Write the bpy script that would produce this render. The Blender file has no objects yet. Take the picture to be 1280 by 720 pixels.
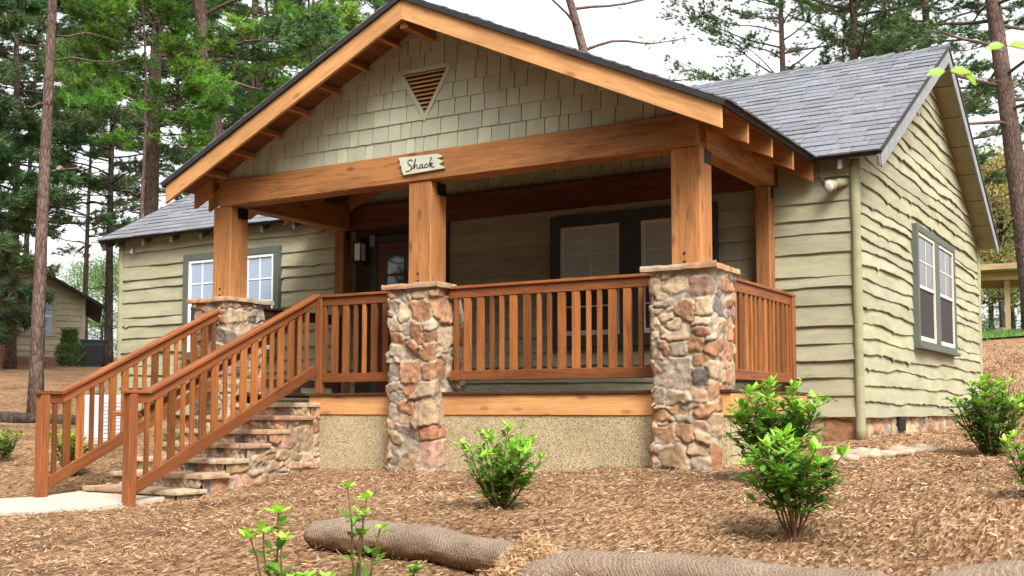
import bpy, math, random
import numpy as np
from mathutils import Matrix, Vector

R = random.Random(7)
NP = np.random.default_rng(11)
scene = bpy.context.scene
COL = scene.collection
rad = math.radians

# ------------------------------------------------------------------ camera
CAM = np.array([4.121, -9.598, -0.185]); YAW, PITCH, FOCAL = 31.293, 3.997, 1416.39
cd = bpy.data.cameras.new('camera'); cam = bpy.data.objects.new('camera', cd); COL.objects.link(cam)
cam.location = CAM; cam.rotation_euler = (rad(90 + PITCH), 0, rad(YAW))
cd.sensor_width = 36; cd.lens = FOCAL / 1280 * 36; cd.shift_y = 53.68 / 1280; cd.clip_end = 2000; cd.clip_start = .05
scene.camera = cam
cd.dof.use_dof = True; cd.dof.focus_distance = 10.5; cd.dof.aperture_fstop = 5.0

def spot(u, d):
    """plan position at a bearing (photo column) and distance from the photographer"""
    a = rad(YAW); s = (u - 640) / FOCAL * d
    return (CAM[0] - math.sin(a) * d + math.cos(a) * s, CAM[1] + math.cos(a) * d + math.sin(a) * s)

# ------------------------------------------------------------------ noise
def _h(ix, iy, iz, seed):
    n = (ix.astype(np.int64) * 374761393 + iy.astype(np.int64) * 668265263 + iz.astype(np.int64) * 2147483647 + seed * 974634777) & 0x7fffffff
    n = (n ^ (n >> 13)) * 1274126177 & 0x7fffffff
    n = (n ^ (n >> 16)) & 0x7fffffff
    return n / 0x7fffffff
def noise(x, y, z=None, seed=0):
    x = np.asarray(x, float); y = np.asarray(y, float) + 0 * x
    z = (np.zeros_like(x) if z is None else np.asarray(z, float) + 0 * x)
    ix, iy, iz = np.floor(x), np.floor(y), np.floor(z)
    fx, fy, fz = x - ix, y - iy, z - iz
    fx, fy, fz = [t * t * (3 - 2 * t) for t in (fx, fy, fz)]
    r = 0
    for a in (0, 1):
        for b in (0, 1):
            for c in (0, 1):
                r = r + _h(ix + a, iy + b, iz + c, seed) * np.where(a, fx, 1 - fx) * np.where(b, fy, 1 - fy) * np.where(c, fz, 1 - fz)
    return r * 2 - 1
def fbm(x, y, z=None, seed=0, o=3):
    r = 0; a = 1
    for k in range(o):
        r = r + a * noise(np.asarray(x) * 2 ** k, np.asarray(y) * 2 ** k, None if z is None else np.asarray(z) * 2 ** k, seed + k); a *= .5
    return r

# ------------------------------------------------------------------ ground height
GP = np.array([(-4.2, -.1, -.83), (-3, -.1, -.80), (-1.4, -.1, -.78), (0, -.1, -.72), (.6, -.1, -.68), (1.07, 2.2, -.49), (1.2, 4.5, -.46), (1.28, 7.5, -.42),
  (.07, -3.09, -.86), (2.14, -3.35, -.965), (1.32, -1.29, -.715), (2.63, .67, -.575), (3.3, -2.4, -.66), (-.6, -4.2, -.89), (1.15, -4.3, -.98), (2.4, -4.0, -1.0), (3.3, -3.4, -1.0),
  (.4, -5.6, -1.05), (4.1, -9.6, -1.35), (8, -6, -1.0), (8, -12, -1.4), (0, -12, -1.5), (-8, -12, -1.7), (6, 0, -.55), (5, 6, -.35),
  (-4.35, -2.4, -1.085), (-5.6, -2.4, -1.085), (-4.8, -3.4, -1.10), (-5.8, -4.4, -1.16), (-7, -5.4, -1.2), (-5.2, -1.5, -1.0),(-4.2,-1.2,-.97), (-6, -.6, -.86), (-8, .8, -.62), (-9.5, 2, -.45), (-11.5, 2.5, -.35), (-9, -2, -.8), (-10.5, .5, -.42), (-14, 3.5, .1), (-17, 6, .5),
  (-26, 12, 1.1), (-22, 4, .5), (-30, 25, 2), (-20, 20, 1.2), (-15, 10, .3), (-10, 10, -.2), (0, 9.5, -.3), (1.3, 10.3, -.2),
  (1.2, 11.5, .5), (1.6, 13, 1.05), (0, 13, 1.0), (4, 11, .9), (4, 16, 1.4), (0, 18, 1.5), (-4, 24, 1.95), (1, 25, 1.95), (-7, 20, 1.4), (8, 14, 1.2),
  (-10, 45, 2.7), (10, 45, 2.7), (-60, 60, 4.5), (60, 60, 4), (120, 120, 4), (-120, 120, 5), (-60, 0, 1), (60, 0, 0), (0, -60, -2), (-60, -60, -2), (60, -60, -2), (120, -120, -2), (-120, -120, -2), (-120, 0, 1), (120, 0, 1), (0, 120, 5)])
def _phi(r): return r
_A = np.linalg.norm(GP[:, None, :2] - GP[None, :, :2], axis=2)
_n = len(GP); _M = np.zeros((_n + 1, _n + 1)); _M[:_n, :_n] = -_A + np.eye(_n) * 0.05; _M[:_n, _n] = 1; _M[_n, :_n] = 1
_W = np.linalg.solve(_M, np.append(GP[:, 2], 0))
def G(x, y):
    x = np.atleast_1d(np.asarray(x, float)); y = np.atleast_1d(np.asarray(y, float))
    d = np.sqrt((x[:, None] - GP[None, :, 0]) ** 2 + (y[:, None] - GP[None, :, 1]) ** 2 + .09)
    return -(d @ _W[:_n]) + _W[_n]
def g(x, y): return float(G([x], [y])[0])

# ------------------------------------------------------------------ objects
WM = {}
def link(o, parent=None, m=None):
    COL.objects.link(o)
    m = m or Matrix.Identity(4)
    WM[o.name] = m
    o.matrix_basis = m
    if parent is not None:
        o.parent = parent; o.matrix_parent_inverse = WM[parent.name].inverted()
    return o
def tag(o, label=None, cat=None, group=None, kind=None):
    if label: o['label'] = label
    if cat: o['category'] = cat
    if group: o['group'] = group
    if kind: o['kind'] = kind
    return o
def thing(name, loc, label, cat, group=None):
    o = bpy.data.objects.new(name, None); o.empty_display_size = .2
    link(o, None, Matrix.Translation(loc)); return tag(o, label, cat, group)
def dup(o, m, parent=None):
    """copy a thing with its parts; m is a world transform applied to the root"""
    c = o.copy(); COL.objects.link(c)
    if parent is None: c.matrix_basis = m
    else: c.parent = parent
    for ch in [x for x in bpy.data.objects if x.parent == o]: dup(ch, None, c)
    return c

class MB:
    def __init__(s): s.v = []; s.f = []; s.c = []; s.mi = []; s.n = 0; s.col = None; s.m = 0
    def add(s, v, f, c=None):
        v = np.asarray(v, float).reshape(-1, 3)
        s.v.append(v); k = s.n
        for q in f: s.f.append([i + k for i in q]); s.mi.append(s.m)
        if c is None: c = s.col if s.col is not None else (1, 1, 1)
        c = np.asarray(c, float); s.c.append(np.broadcast_to(c, (len(v), 3)) if c.ndim == 1 else c)
        s.n += len(v)
    def box(s, x0, x1, y0, y1, z0, z1, ch=.0, c=None):
        if ch <= 0:
            v = [(x, y, z) for x in (x0, x1) for y in (y0, y1) for z in (z0, z1)]
            s.add(v, [(0, 1, 3, 2), (4, 6, 7, 5), (0, 4, 5, 1), (2, 3, 7, 6), (0, 2, 6, 4), (1, 5, 7, 3)], c); return
        ch = min(ch, (x1 - x0) * .4, (y1 - y0) * .4, (z1 - z0) * .4)
        lo = (x0, y0, z0); hi = (x1, y1, z1); v = []; idx = {}
        for i in range(8):
            sg = [(i >> k) & 1 for k in range(3)]
            for ax in range(3):
                p = [0, 0, 0]
                for k in range(3):
                    e = hi[k] if sg[k] else lo[k]
                    p[k] = e if k == ax else (e - ch if sg[k] else e + ch)
                idx[(tuple(sg), ax)] = len(v); v.append(p)
        f = []
        for ax in range(3):
            b, c2 = (ax + 1) % 3, (ax + 2) % 3
            for sd in (0, 1):
                q = []
                for t in ((0, 0), (1, 0), (1, 1), (0, 1)):
                    sg = [0, 0, 0]; sg[ax] = sd; sg[b], sg[c2] = t; q.append(idx[(tuple(sg), ax)])
                f.append(q if sd else q[::-1])
                # edges
        for ax in range(3):
            b, c2 = (ax + 1) % 3, (ax + 2) % 3
            for sb in (0, 1):
                for sc in (0, 1):
                    a0 = [0, 0, 0]; a0[b] = sb; a0[c2] = sc; a1 = list(a0); a1[ax] = 1
                    q = [idx[(tuple(a0), b)], idx[(tuple(a1), b)], idx[(tuple(a1), c2)], idx[(tuple(a0), c2)]]
                    f.append(q if sb != sc else q[::-1])
        for i in range(8):
            sg = tuple((i >> k) & 1 for k in range(3)); q = [idx[(sg, k)] for k in range(3)]
            f.append(q if sum(sg) % 2 else q[::-1])
        s.add(v, f, c)
    def prism(s, poly, t, frame, c=None):
        """poly in (a,b); frame=(O,A,B,N); thickness t along N"""
        O, A, B, N = [np.array(k, float) for k in frame]; n = len(poly)
        a = np.array([O + A * p[0] + B * p[1] for p in poly]); v = np.vstack([a, a + N * t])
        f = [list(range(n))[::-1], list(range(n, 2 * n))] + [(i, (i + 1) % n, n + (i + 1) % n, n + i) for i in range(n)]
        s.add(v, f, c)
    def tube(s, pts, rr, k=6, c=None, cap=True):
        pts = np.asarray(pts, float); n = len(pts)
        rr = np.broadcast_to(np.asarray(rr, float), (n,))
        t = np.gradient(pts, axis=0); t /= np.linalg.norm(t, axis=1)[:, None] + 1e-9
        ref = np.array([0, 0, 1.]) if abs(t[:, 2]).mean() < .8 else np.array([1., 0, 0])
        a = np.cross(t, ref); a /= np.linalg.norm(a, axis=1)[:, None] + 1e-9; b = np.cross(t, a)
        th = np.arange(k) * 2 * math.pi / k
        v = (pts[:, None] + rr[:, None, None] * (a[:, None] * np.cos(th)[None, :, None] + b[:, None] * np.sin(th)[None, :, None])).reshape(-1, 3)
        f = [(i * k + j, i * k + (j + 1) % k, (i + 1) * k + (j + 1) % k, (i + 1) * k + j) for i in range(n - 1) for j in range(k)]
        if cap: f += [list(range(k))[::-1], list(range((n - 1) * k, n * k))]
        if c is not None and np.ndim(c) == 2: c = np.repeat(np.asarray(c), k, axis=0)
        s.add(v, f, c)
    def grid(s, P, c=None, flip=False, mask=None):
        """P (n,m,3) grid of points"""
        n, m = P.shape[:2]; i = np.arange(n * m).reshape(n, m)
        q = np.stack([i[:-1, :-1], i[1:, :-1], i[1:, 1:], i[:-1, 1:]], -1)
        if mask is not None: q = q[mask]
        q = q.reshape(-1, 4)
        if flip: q = q[:, ::-1]
        if c is not None and np.ndim(c) == 3: c = np.asarray(c).reshape(-1, 3)
        s.add(P.reshape(-1, 3), q.tolist(), c)
    def build(s, name, mats, parent=None, m=None, smooth=False):
        if not isinstance(mats, (list, tuple)): mats = [mats]
        me = bpy.data.meshes.new(name)
        v = np.vstack(s.v) if s.v else np.zeros((0, 3)); 
        ln = np.fromiter((len(q) for q in s.f), dtype=np.int32, count=len(s.f))
        fl = np.fromiter((i for q in s.f for i in q), dtype=np.int32, count=int(ln.sum()))
        me.vertices.add(len(v)); me.vertices.foreach_set('co', v.astype(np.float32).ravel())
        me.loops.add(len(fl)); me.loops.foreach_set('vertex_index', fl)
        me.polygons.add(len(ln)); st = np.zeros(len(ln), np.int32); st[1:] = np.cumsum(ln)[:-1]
        me.polygons.foreach_set('loop_start', st)
        me.polygons.foreach_set('material_index', np.array(s.mi, np.int32))
        me.polygons.foreach_set('use_smooth', np.full(len(ln), bool(smooth)))
        at = me.color_attributes.new('tint', 'FLOAT_COLOR', 'POINT')
        cc = np.ones((len(v), 4), np.float32); cc[:, :3] = np.vstack(s.c); at.data.foreach_set('color', cc.ravel())
        for mt in mats: me.materials.append(mt)
        me.update(calc_edges=True)
        o = bpy.data.objects.new(name, me); return link(o, parent, m)

def plank(name, p0, p1, w, h, mat, parent, up=(0, 0, 1), ch=.005, off=(0, 0), cutv=False):
    """timber from p0 to p1 (centre line), w across, h along 'up'; local X = grain"""
    p0 = Vector(p0); p1 = Vector(p1); x = (p1 - p0); L = x.length; x.normalize()
    up = Vector(up); y = up.cross(x).normalized(); z = x.cross(y)
    b = MB()
    b.box(0, L, -w / 2 + off[0], w / 2 + off[0], -h / 2 + off[1], h / 2 + off[1], ch)
    m = Matrix(((x.x, y.x, z.x, p0.x), (x.y, y.y, z.y, p0.y), (x.z, y.z, z.z, p0.z), (0, 0, 0, 1)))
    return b.build(name, mat, parent, m)

# ------------------------------------------------------------------ materials
class N:
    def __init__(s, name):
        s.mat = bpy.data.materials.new(name); s.mat.use_nodes = True; s.t = s.mat.node_tree; s.t.nodes.clear()
        s.out = s.t.nodes.new('ShaderNodeOutputMaterial'); s.b = s.t.nodes.new('ShaderNodeBsdfPrincipled')
        s.t.links.new(s.b.outputs[0], s.out.inputs[0])
    def n(s, ty, **kw):
        q = s.t.nodes.new('ShaderNode' + ty)
        for k, v in kw.items():
            if k.startswith('i_'):
                key = k[2:]; key = int(key) if key.isdigit() else key.replace('_', ' ')
                if isinstance(v, bpy.types.NodeSocket): s.t.links.new(v, q.inputs[key])
                else: q.inputs[key].default_value = v
            else: setattr(q, k, v)
        return q
    def l(s, a, b): s.t.links.new(a, b)
    def ramp(s, fac, stops):
        r = s.n('ValToRGB'); e = r.color_ramp.elements
        while len(e) < len(stops): e.new(.5)
        for k, (p, c) in zip(e, stops): k.position = p; k.color = (*c, 1) if len(c) == 3 else c
        s.l(fac, r.inputs[0]); return r.outputs[0]
    def mix(s, fac, a, b, mode='MIX'):
        q = s.n('MixRGB', blend_type=mode)
        for k, v in zip((0, 1, 2), (fac, a, b)):
            if isinstance(v, bpy.types.NodeSocket): s.l(v, q.inputs[k])
            else: q.inputs[k].default_value = v if k == 0 else ((*v, 1) if len(v) == 3 else v)
        return q.outputs[0]
    def bump(s, h, strength, dist):
        q = s.n('Bump', i_Strength=strength, i_Distance=dist); s.l(h, q.inputs['Height']); s.l(q.outputs[0], s.b.inputs['Normal'])
    def fin(s, col, rough=.8, spec=.3):
        if isinstance(col, bpy.types.NodeSocket): s.l(col, s.b.inputs['Base Color'])
        else: s.b.inputs['Base Color'].default_value = (*col, 1)
        if isinstance(rough, bpy.types.NodeSocket): s.l(rough, s.b.inputs['Roughness'])
        else: s.b.inputs['Roughness'].default_value = rough
        s.b.inputs['Specular IOR Level'].default_value = spec
        return s.mat
def mul(c, k): return tuple(x * k for x in c)

def wood(name, c, dark=.45, rough=.55, knots=.5, lo=.7, check=.45):
    n = N(name); tc = n.n('TexCoord'); oi = n.n('ObjectInfo')
    rv = n.n('VectorMath', operation='SCALE', i_Scale=37.); 
    cmb = n.n('CombineXYZ', i_0=oi.outputs['Random'], i_1=oi.outputs['Random'], i_2=oi.outputs['Random']); n.l(cmb.outputs[0], rv.inputs[0])
    ad = n.n('VectorMath', operation='ADD'); n.l(tc.outputs['Object'], ad.inputs[0]); n.l(rv.outputs[0], ad.inputs[1])
    def mp(s): 
        m = n.n('Mapping', i_Scale=s); n.l(ad.outputs[0], m.inputs[0]); return m.outputs[0]
    g1 = n.n('TexNoise', i_Scale=1., i_Detail=6., i_Roughness=.6, i_Distortion=.8); n.l(mp((1.6, 22, 22)), g1.inputs['Vector'])
    g2 = n.n('TexNoise', i_Scale=1., i_Detail=4., i_Roughness=.65); n.l(mp((5, 130, 130)), g2.inputs['Vector'])
    g3 = n.n('TexNoise', i_Scale=1., i_Detail=3.); n.l(mp((1.1, 4, 4)), g3.inputs['Vector'])
    col = n.ramp(g1.outputs[0], [(.3, mul(c, dark)), (.48, mul(c, .85)), (.62, c), (.8, mul(c, 1.2))])
    col = n.mix(.35, col, n.ramp(g2.outputs[0], [(.35, mul(c, dark * .9)), (.6, mul(c, 1.15))]))
    col = n.mix(.8, col, n.ramp(g3.outputs[0], [(.3, (.62, .58, .55)), (.55, (1, 1, 1)), (.75, (1.12, 1.1, 1.05))]), 'MULTIPLY')
    v = n.n('TexVoronoi', i_Scale=1., feature='F1'); n.l(mp((2.2, 5.5, 5.5)), v.inputs['Vector'])
    k = n.ramp(v.outputs['Distance'], [(.055, (knots,) * 3), (.19, (0, 0, 0))])
    col = n.mix(k, col, mul((c[0] * .9, c[1] * .6, c[2] * .5), .35))
    g4 = n.n('TexNoise', i_Scale=1., i_Detail=2., i_Roughness=.5); n.l(mp((.55, 13, 13)), g4.inputs['Vector'])
    ck = n.ramp(g4.outputs[0], [(.485, (0, 0, 0)), (.5, (check,) * 3), (.515, (0, 0, 0))])
    col = n.mix(ck, col, mul(c, .22))
    tone = n.n('MapRange', i_3=lo, i_4=1.15); n.l(oi.outputs['Random'], tone.inputs[0])
    tc2 = n.n('CombineXYZ'); [n.l(tone.outputs[0], tc2.inputs[i]) for i in range(3)]
    col = n.mix(1., col, tc2.outputs[0], 'MULTIPLY')
    n.bump(n.mix(.5, g1.outputs[0], g2.outputs[0]), .35, .004)
    return n.fin(col, n.ramp(g1.outputs[0], [(.3, (rough + .15,) * 3), (.7, (rough - .08,) * 3)]), .35)

def paint(name, c, rough=.75, var=.12, scale=3., bump=.15, stain=(.5, .5, .45), amt=.35, spec=.25, tint=False, stretch=(1, 1, 1)):
    n = N(name); tc = n.n('TexCoord'); m = n.n('Mapping', i_Scale=stretch); n.l(tc.outputs['Object'], m.inputs[0])
    a = n.n('TexNoise', i_Scale=scale, i_Detail=6., i_Roughness=.6); n.l(m.outputs[0], a.inputs['Vector'])
    b = n.n('TexNoise', i_Scale=scale * 14, i_Detail=4., i_Roughness=.7); n.l(m.outputs[0], b.inputs['Vector'])
    col = n.ramp(a.outputs[0], [(.3, mul(c, 1 - var)), (.5, c), (.72, mul(c, 1 + var))])
    col = n.mix(n.ramp(b.outputs[0], [(.55, (0, 0, 0)), (.75, (amt,) * 3)]), col, n.mix(1., col, stain, 'MULTIPLY'))
    if tint:
        at = n.n('Attribute', attribute_name='tint'); col = n.mix(1., col, at.outputs['Color'], 'MULTIPLY')
    n.bump(b.outputs[0], bump, .01)
    return n.fin(col, rough, spec)

def tinted(name, rough=.85, c=(1, 1, 1), scale=60., var=.35, bump=.4, dist=.006, spec=.2):
    """colour carried by the mesh's own tint with fine mineral/fibre variation"""
    n = N(name); tc = n.n('TexCoord'); at = n.n('Attribute', attribute_name='tint')
    a = n.n('TexNoise', i_Scale=scale, i_Detail=6., i_Roughness=.7); n.l(tc.outputs['Object'], a.inputs['Vector'])
    b = n.n('TexNoise', i_Scale=scale * .2, i_Detail=5.); n.l(tc.outputs['Object'], b.inputs['Vector'])
    col = n.mix(1., at.outputs['Color'], n.ramp(a.outputs[0], [(.25, (1 - var,) * 3), (.5, (1, 1, 1)), (.75, (1 + var,) * 3)]), 'MULTIPLY')
    col = n.mix(1., col, n.ramp(b.outputs[0], [(.3, (1 - var * .7,) * 3), (.7, (1 + var * .5,) * 3)]), 'MULTIPLY')
    col = n.mix(1., col, c, 'MULTIPLY')
    n.bump(a.outputs[0], bump, dist)
    return n.fin(col, rough, spec)

def leafmat(name, c, trans=.35, rough=.45, var=.25, spec=.35):
    n = N(name); at = n.n('Attribute', attribute_name='tint'); oi = n.n('ObjectInfo')
    col = n.mix(1., c, at.outputs['Color'], 'MULTIPLY')
    n.fin(col, rough, spec)
    tr = n.n('BsdfTranslucent'); n.l(n.mix(1., col, (1.1, 1.25, .6), 'MULTIPLY'), tr.inputs[0])
    mx = n.n('MixShader', i_0=trans); n.l(n.b.outputs[0], mx.inputs[1]); n.l(tr.outputs[0], mx.inputs[2]); n.l(mx.outputs[0], n.out.inputs[0])
    return n.mat

M = {}
M['timber'] = wood('rough cedar timber', (.44, .19, .062), .5, .72, .8, .85, .6)
M['fascia'] = wood('pale cedar fascia', (.62, .315, .12), .66, .7, .7, .92, .3)
M['ceiling'] = wood('shade-darkened porch cedar', (.20, .07, .027), .5, .65, .4, .7)  # same cedar, darkened to carry the porch shade in its colour
M['rail'] = wood('stained red cedar', (.32, .108, .036), .42, .42, .45, .62, .5)
M['bal'] = wood('stained cedar baluster', (.41, .145, .04), .42, .45, .3, .42, .4)
M['darkwood'] = wood('dark brown deck and shaded rail wood', (.10, .042, .024), .5, .6, .3, .7)  # brown of the deck; on the side railing it stands in for shade
M['siding'] = paint('sage khaki siding paint', (.352, .334, .226), .85, .16, 2.2, .5, (.5, .47, .4), .7, .2, True, (1, 1, 4))
M['trim'] = paint('grey green trim paint', (.095, .108, .088), .7, .1, 4, .1)
M['darktrim'] = paint('charcoal trim paint', (.055, .06, .055), .7, .1, 4, .1)
M['shake'] = paint('sage shake paint', (.43, .43, .32), .8, .1, 3, .25, (.7, .7, .62), .35, .2, True, (3, 3, 1))
M['soffit'] = paint('olive soffit boards', (.30, .28, .17), .8, .12, 3, .2)
M['white'] = paint('cream window vinyl', (.57, .51, .43), .5, .04, 5, .03)
M['whitecool'] = paint('white window vinyl', (.76, .78, .78), .5, .04, 5, .03)
M['shingle'] = tinted('slate grey asphalt shingle', .9, (.172, .176, .19), 140., .3, .5, .004)
M['roofedge'] = paint('dark roof edge', (.03, .028, .03), .7, .2, 8, .1)
M['rake'] = paint('weathered grey rake board', (.23, .24, .245), .8, .2, 6, .2, (.5, .5, .5), .5)
M['stone'] = tinted('fieldstone and mortar', .88, (1, 1, 1), 70., .38, .6, .008)
M['flag'] = tinted('flagstone', .85, (1, 1, 1), 50., .3, .5, .006)
M['black'] = paint('black metal', (.015, .015, .016), .5, .1, 9, .05)
M['bark'] = None
def barkmat(name, c1, c2, s=9):
    n = N(name); tc = n.n('TexCoord'); m = n.n('Mapping', i_Scale=(1, 1, .28)); n.l(tc.outputs['Object'], m.inputs[0])
    v = n.n('TexVoronoi', i_Scale=s, feature='DISTANCE_TO_EDGE'); n.l(m.outputs[0], v.inputs['Vector'])
    a = n.n('TexNoise', i_Scale=s * 2.5, i_Detail=6.); n.l(m.outputs[0], a.inputs['Vector'])
    b = n.n('TexNoise', i_Scale=1.2, i_Detail=3.); n.l(tc.outputs['Object'], b.inputs['Vector'])
    col = n.mix(n.ramp(a.outputs[0], [(.35, (0,) * 3), (.7, (1,) * 3)]), c1, c2)
    col = n.mix(n.ramp(v.outputs['Distance'], [(.0, (.75,) * 3), (.12, (0,) * 3)]), col, mul(c1, .35))
    col = n.mix(1., col, n.ramp(b.outputs[0], [(.3, (.7, .7, .7)), (.7, (1.2, 1.15, 1.1))]), 'MULTIPLY')
    n.bump(v.outputs['Distance'], .8, .03); return n.fin(col, .95, .1)
M['bark'] = barkmat('pine bark', (.10, .066, .054), (.20, .14, .118), 17)
M['barkdark'] = barkmat('dark bark', (.05, .038, .032), (.09, .07, .06))
M['needle'] = leafmat('pine needles', (.082, .15, .06), .3, .6)
M['needlebright'] = leafmat('fresh pine needles', (.15, .31, .05), .35, .6)
M['broad'] = leafmat('hazy far leaves', (.13, .22, .085), .3, .6)
M['olive'] = leafmat('pale autumn leaves', (.34, .27, .10), .35, .6)
M['leaf'] = leafmat('glossy shrub leaves', (.13, .30, .045), .3, .38)
M['twig'] = paint('brown twig', (.16, .09, .05), .8, .2, 20, .1)

def panemat(name, c, rough=.04, blinds=False, spec=.6):
    n = N(name); tc = n.n('TexCoord')
    col = c
    if blinds:
        w = n.n('TexWave', i_Scale=14., wave_type='BANDS', bands_direction='Z', i_Distortion=0.); n.l(tc.outputs['Object'], w.inputs['Vector'])
        col = n.ramp(w.outputs[0], [(.2, mul(c, .72)), (.5, c)])
    a = n.n('TexNoise', i_Scale=1.3, i_Detail=1.); n.l(tc.outputs['Object'], a.inputs['Vector']); n.bump(a.outputs[0], .05, .05)
    return n.fin(col, rough, spec)
M['paneblue'] = panemat('window with closed pale blinds', (.36, .44, .56), .08, True, .5)
M['paneporch'] = panemat('porch window glass', (.50, .53, .48), .06, True, .5)
M['paneclear'] = panemat('clear glass over dark room', (.035, .04, .045), .03, False, .9)
M['screen'] = panemat('dark insect screen', (.045, .038, .038), .7, False, .15)
n = N('lamp glass'); n.fin((.75, .75, .72), .15, .6); M['glass'] = n.mat

def groundmat():
    n = N('pine straw and bark mulch'); tc = n.n('TexCoord')
    a = n.n('TexNoise', i_Scale=1.1, i_Detail=5., i_Roughness=.6); n.l(tc.outputs['Object'], a.inputs['Vector'])
    mp = n.n('Mapping', i_Scale=(1, 1, 1)); n.l(tc.outputs['Object'], mp.inputs[0])
    v = n.n('TexVoronoi', i_Scale=34., i_Randomness=1.); n.l(mp.outputs[0], v.inputs['Vector'])
    m2 = n.n('Mapping', i_Scale=(60, 18, 20), i_Rotation=(0, 0, .7)); n.l(tc.outputs['Object'], m2.inputs[0])
    v2 = n.n('TexVoronoi', i_Scale=1., i_Randomness=1.); n.l(m2.outputs[0], v2.inputs['Vector'])
    nz = n.n('TexNoise', i_Scale=90., i_Detail=4., i_Roughness=.7); n.l(tc.outputs['Object'], nz.inputs['Vector'])
    sp = n.n('SeparateColor'); n.l(v2.outputs['Color'], sp.inputs[0])
    col = n.ramp(sp.outputs[0], [(.05, (.10, .055, .028)), (.4, (.25, .145, .076)), (.7, (.36, .22, .12)), (.95, (.50, .33, .19))])
    col = n.mix(n.ramp(nz.outputs[0], [(.4, (0,) * 3), (.7, (.6,) * 3)]), col, (.16, .08, .04))
    col = n.mix(1., col, n.ramp(a.outputs[0], [(.32, (.6, .55, .52)), (.52, (1, 1, 1)), (.72, (1.12, 1.07, 1.0))]), 'MULTIPLY')
    n.bump(n.mix(.5, v2.outputs['Distance'], nz.outputs[0]), .8, .03)
    return n.fin(col, .95, .1)
M['mulch'] = groundmat()
n = N('mulch chip'); at = n.n('Attribute', attribute_name='tint'); n.fin(at.outputs['Color'], .9, .12); M['chip'] = n.mat
M['concrete'] = paint('pale concrete', (.50, .43, .34), .9, .1, 2.5, .25, (.7, .68, .62), .5)
def stucco():
    n = N('exposed aggregate render'); tc = n.n('TexCoord')
    v = n.n('TexVoronoi', i_Scale=125.); n.l(tc.outputs['Object'], v.inputs['Vector'])
    sp = n.n('SeparateColor'); n.l(v.outputs['Color'], sp.inputs[0])
    a = n.n('TexNoise', i_Scale=2., i_Detail=5.); n.l(tc.outputs['Object'], a.inputs['Vector'])
    col = n.ramp(sp.outputs[0], [(.06, (.16, .12, .075)), (.22, (.36, .285, .17)), (.6, (.46, .375, .235)), (.92, (.58, .49, .33))])
    col = n.mix(1., col, n.ramp(a.outputs[0], [(.3, (.85, .83, .8)), (.7, (1.08, 1.06, 1.0))]), 'MULTIPLY')
    n.bump(v.outputs['Distance'], .5, .006); return n.fin(col, .92, .15)
M['stucco'] = stucco()
def brick():
    n = N('red brick'); tc = n.n('TexCoord'); m = n.n('Mapping', i_Rotation=(rad(90), 0, 0)); n.l(tc.outputs['Object'], m.inputs[0])
    b = n.n('TexBrick', i_Scale=4.2, i_Color1=(.26, .085, .05, 1), i_Color2=(.19, .065, .04, 1), i_Mortar=(.3, .26, .22, 1)); n.l(m.outputs[0], b.inputs['Vector'])
    return n.fin(b.outputs[0], .9, .1)
M['brick'] = brick()
def coir():
    n = N('netted coir'); tc = n.n('TexCoord'); at = n.n('Attribute', attribute_name='tint')
    a = n.n('TexNoise', i_Scale=110., i_Detail=5., i_Roughness=.75); n.l(tc.outputs['Object'], a.inputs['Vector'])
    b = n.n('TexNoise', i_Scale=7., i_Detail=4.); n.l(tc.outputs['Object'], b.inputs['Vector'])
    c = n.ramp(a.outputs[0], [(.3, (.08, .052, .034)), (.5, (.22, .155, .105)), (.7, (.36, .30, .235))])
    c = n.mix(1., c, at.outputs['Color'], 'MULTIPLY')
    c = n.mix(1., c, n.ramp(b.outputs[0], [(.3, (.8, .72, .65)), (.65, (1.1, 1.1, 1.1))]), 'MULTIPLY')
    for rot in (.7, -.7):
        m = n.n('Mapping', i_Rotation=(rot, rot * .6, rot)); n.l(tc.outputs['Object'], m.inputs[0])
        w = n.n('TexWave', i_Scale=26., i_Distortion=2.5, i_Detail=2.); n.l(m.outputs[0], w.inputs['Vector'])
        c = n.mix(n.ramp(w.outputs[0], [(.78, (0, 0, 0)), (.95, (.45,) * 3)]), c, (.44, .38, .31))
    n.bump(a.outputs[0], .9, .012); return n.fin(c, .95, .1)
M['coir'] = coir()
M['grass'] = leafmat('lawn grass', (.115, .21, .045), .3, .6)
M['lawn'] = paint('lawn', (.085, .15, .035), .95, .2, 3, .2)
M['greenbox'] = paint('dark green enamel', (.012, .035, .028), .4, .1, 4, .03, spec=.4)
M['acwhite'] = paint('pale grey enamel', (.62, .66, .72), .5, .05, 4, .03)
M['newwood'] = wood('new pale lumber', (.42, .30, .15), .7, .7, .3, .85)
M['orangewood'] = wood('new orange lumber', (.62, .33, .16), .7, .7, .3, .9)
M['signwood'] = paint('pale sage sign paint', (.50, .52, .40), .8, .12, 8, .2, (.6, .6, .5), .4)
M['ink'] = paint('dark painted script', (.035, .03, .05), .6, .1, 9, .02)
M['rock'] = tinted('river stone', .7, (1, 1, 1), 30., .15, .1, .003)
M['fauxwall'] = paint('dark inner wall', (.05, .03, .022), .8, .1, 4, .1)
M['door'] = wood('dark red door', (.13, .03, .018), .6, .35, .1, .9)

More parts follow.
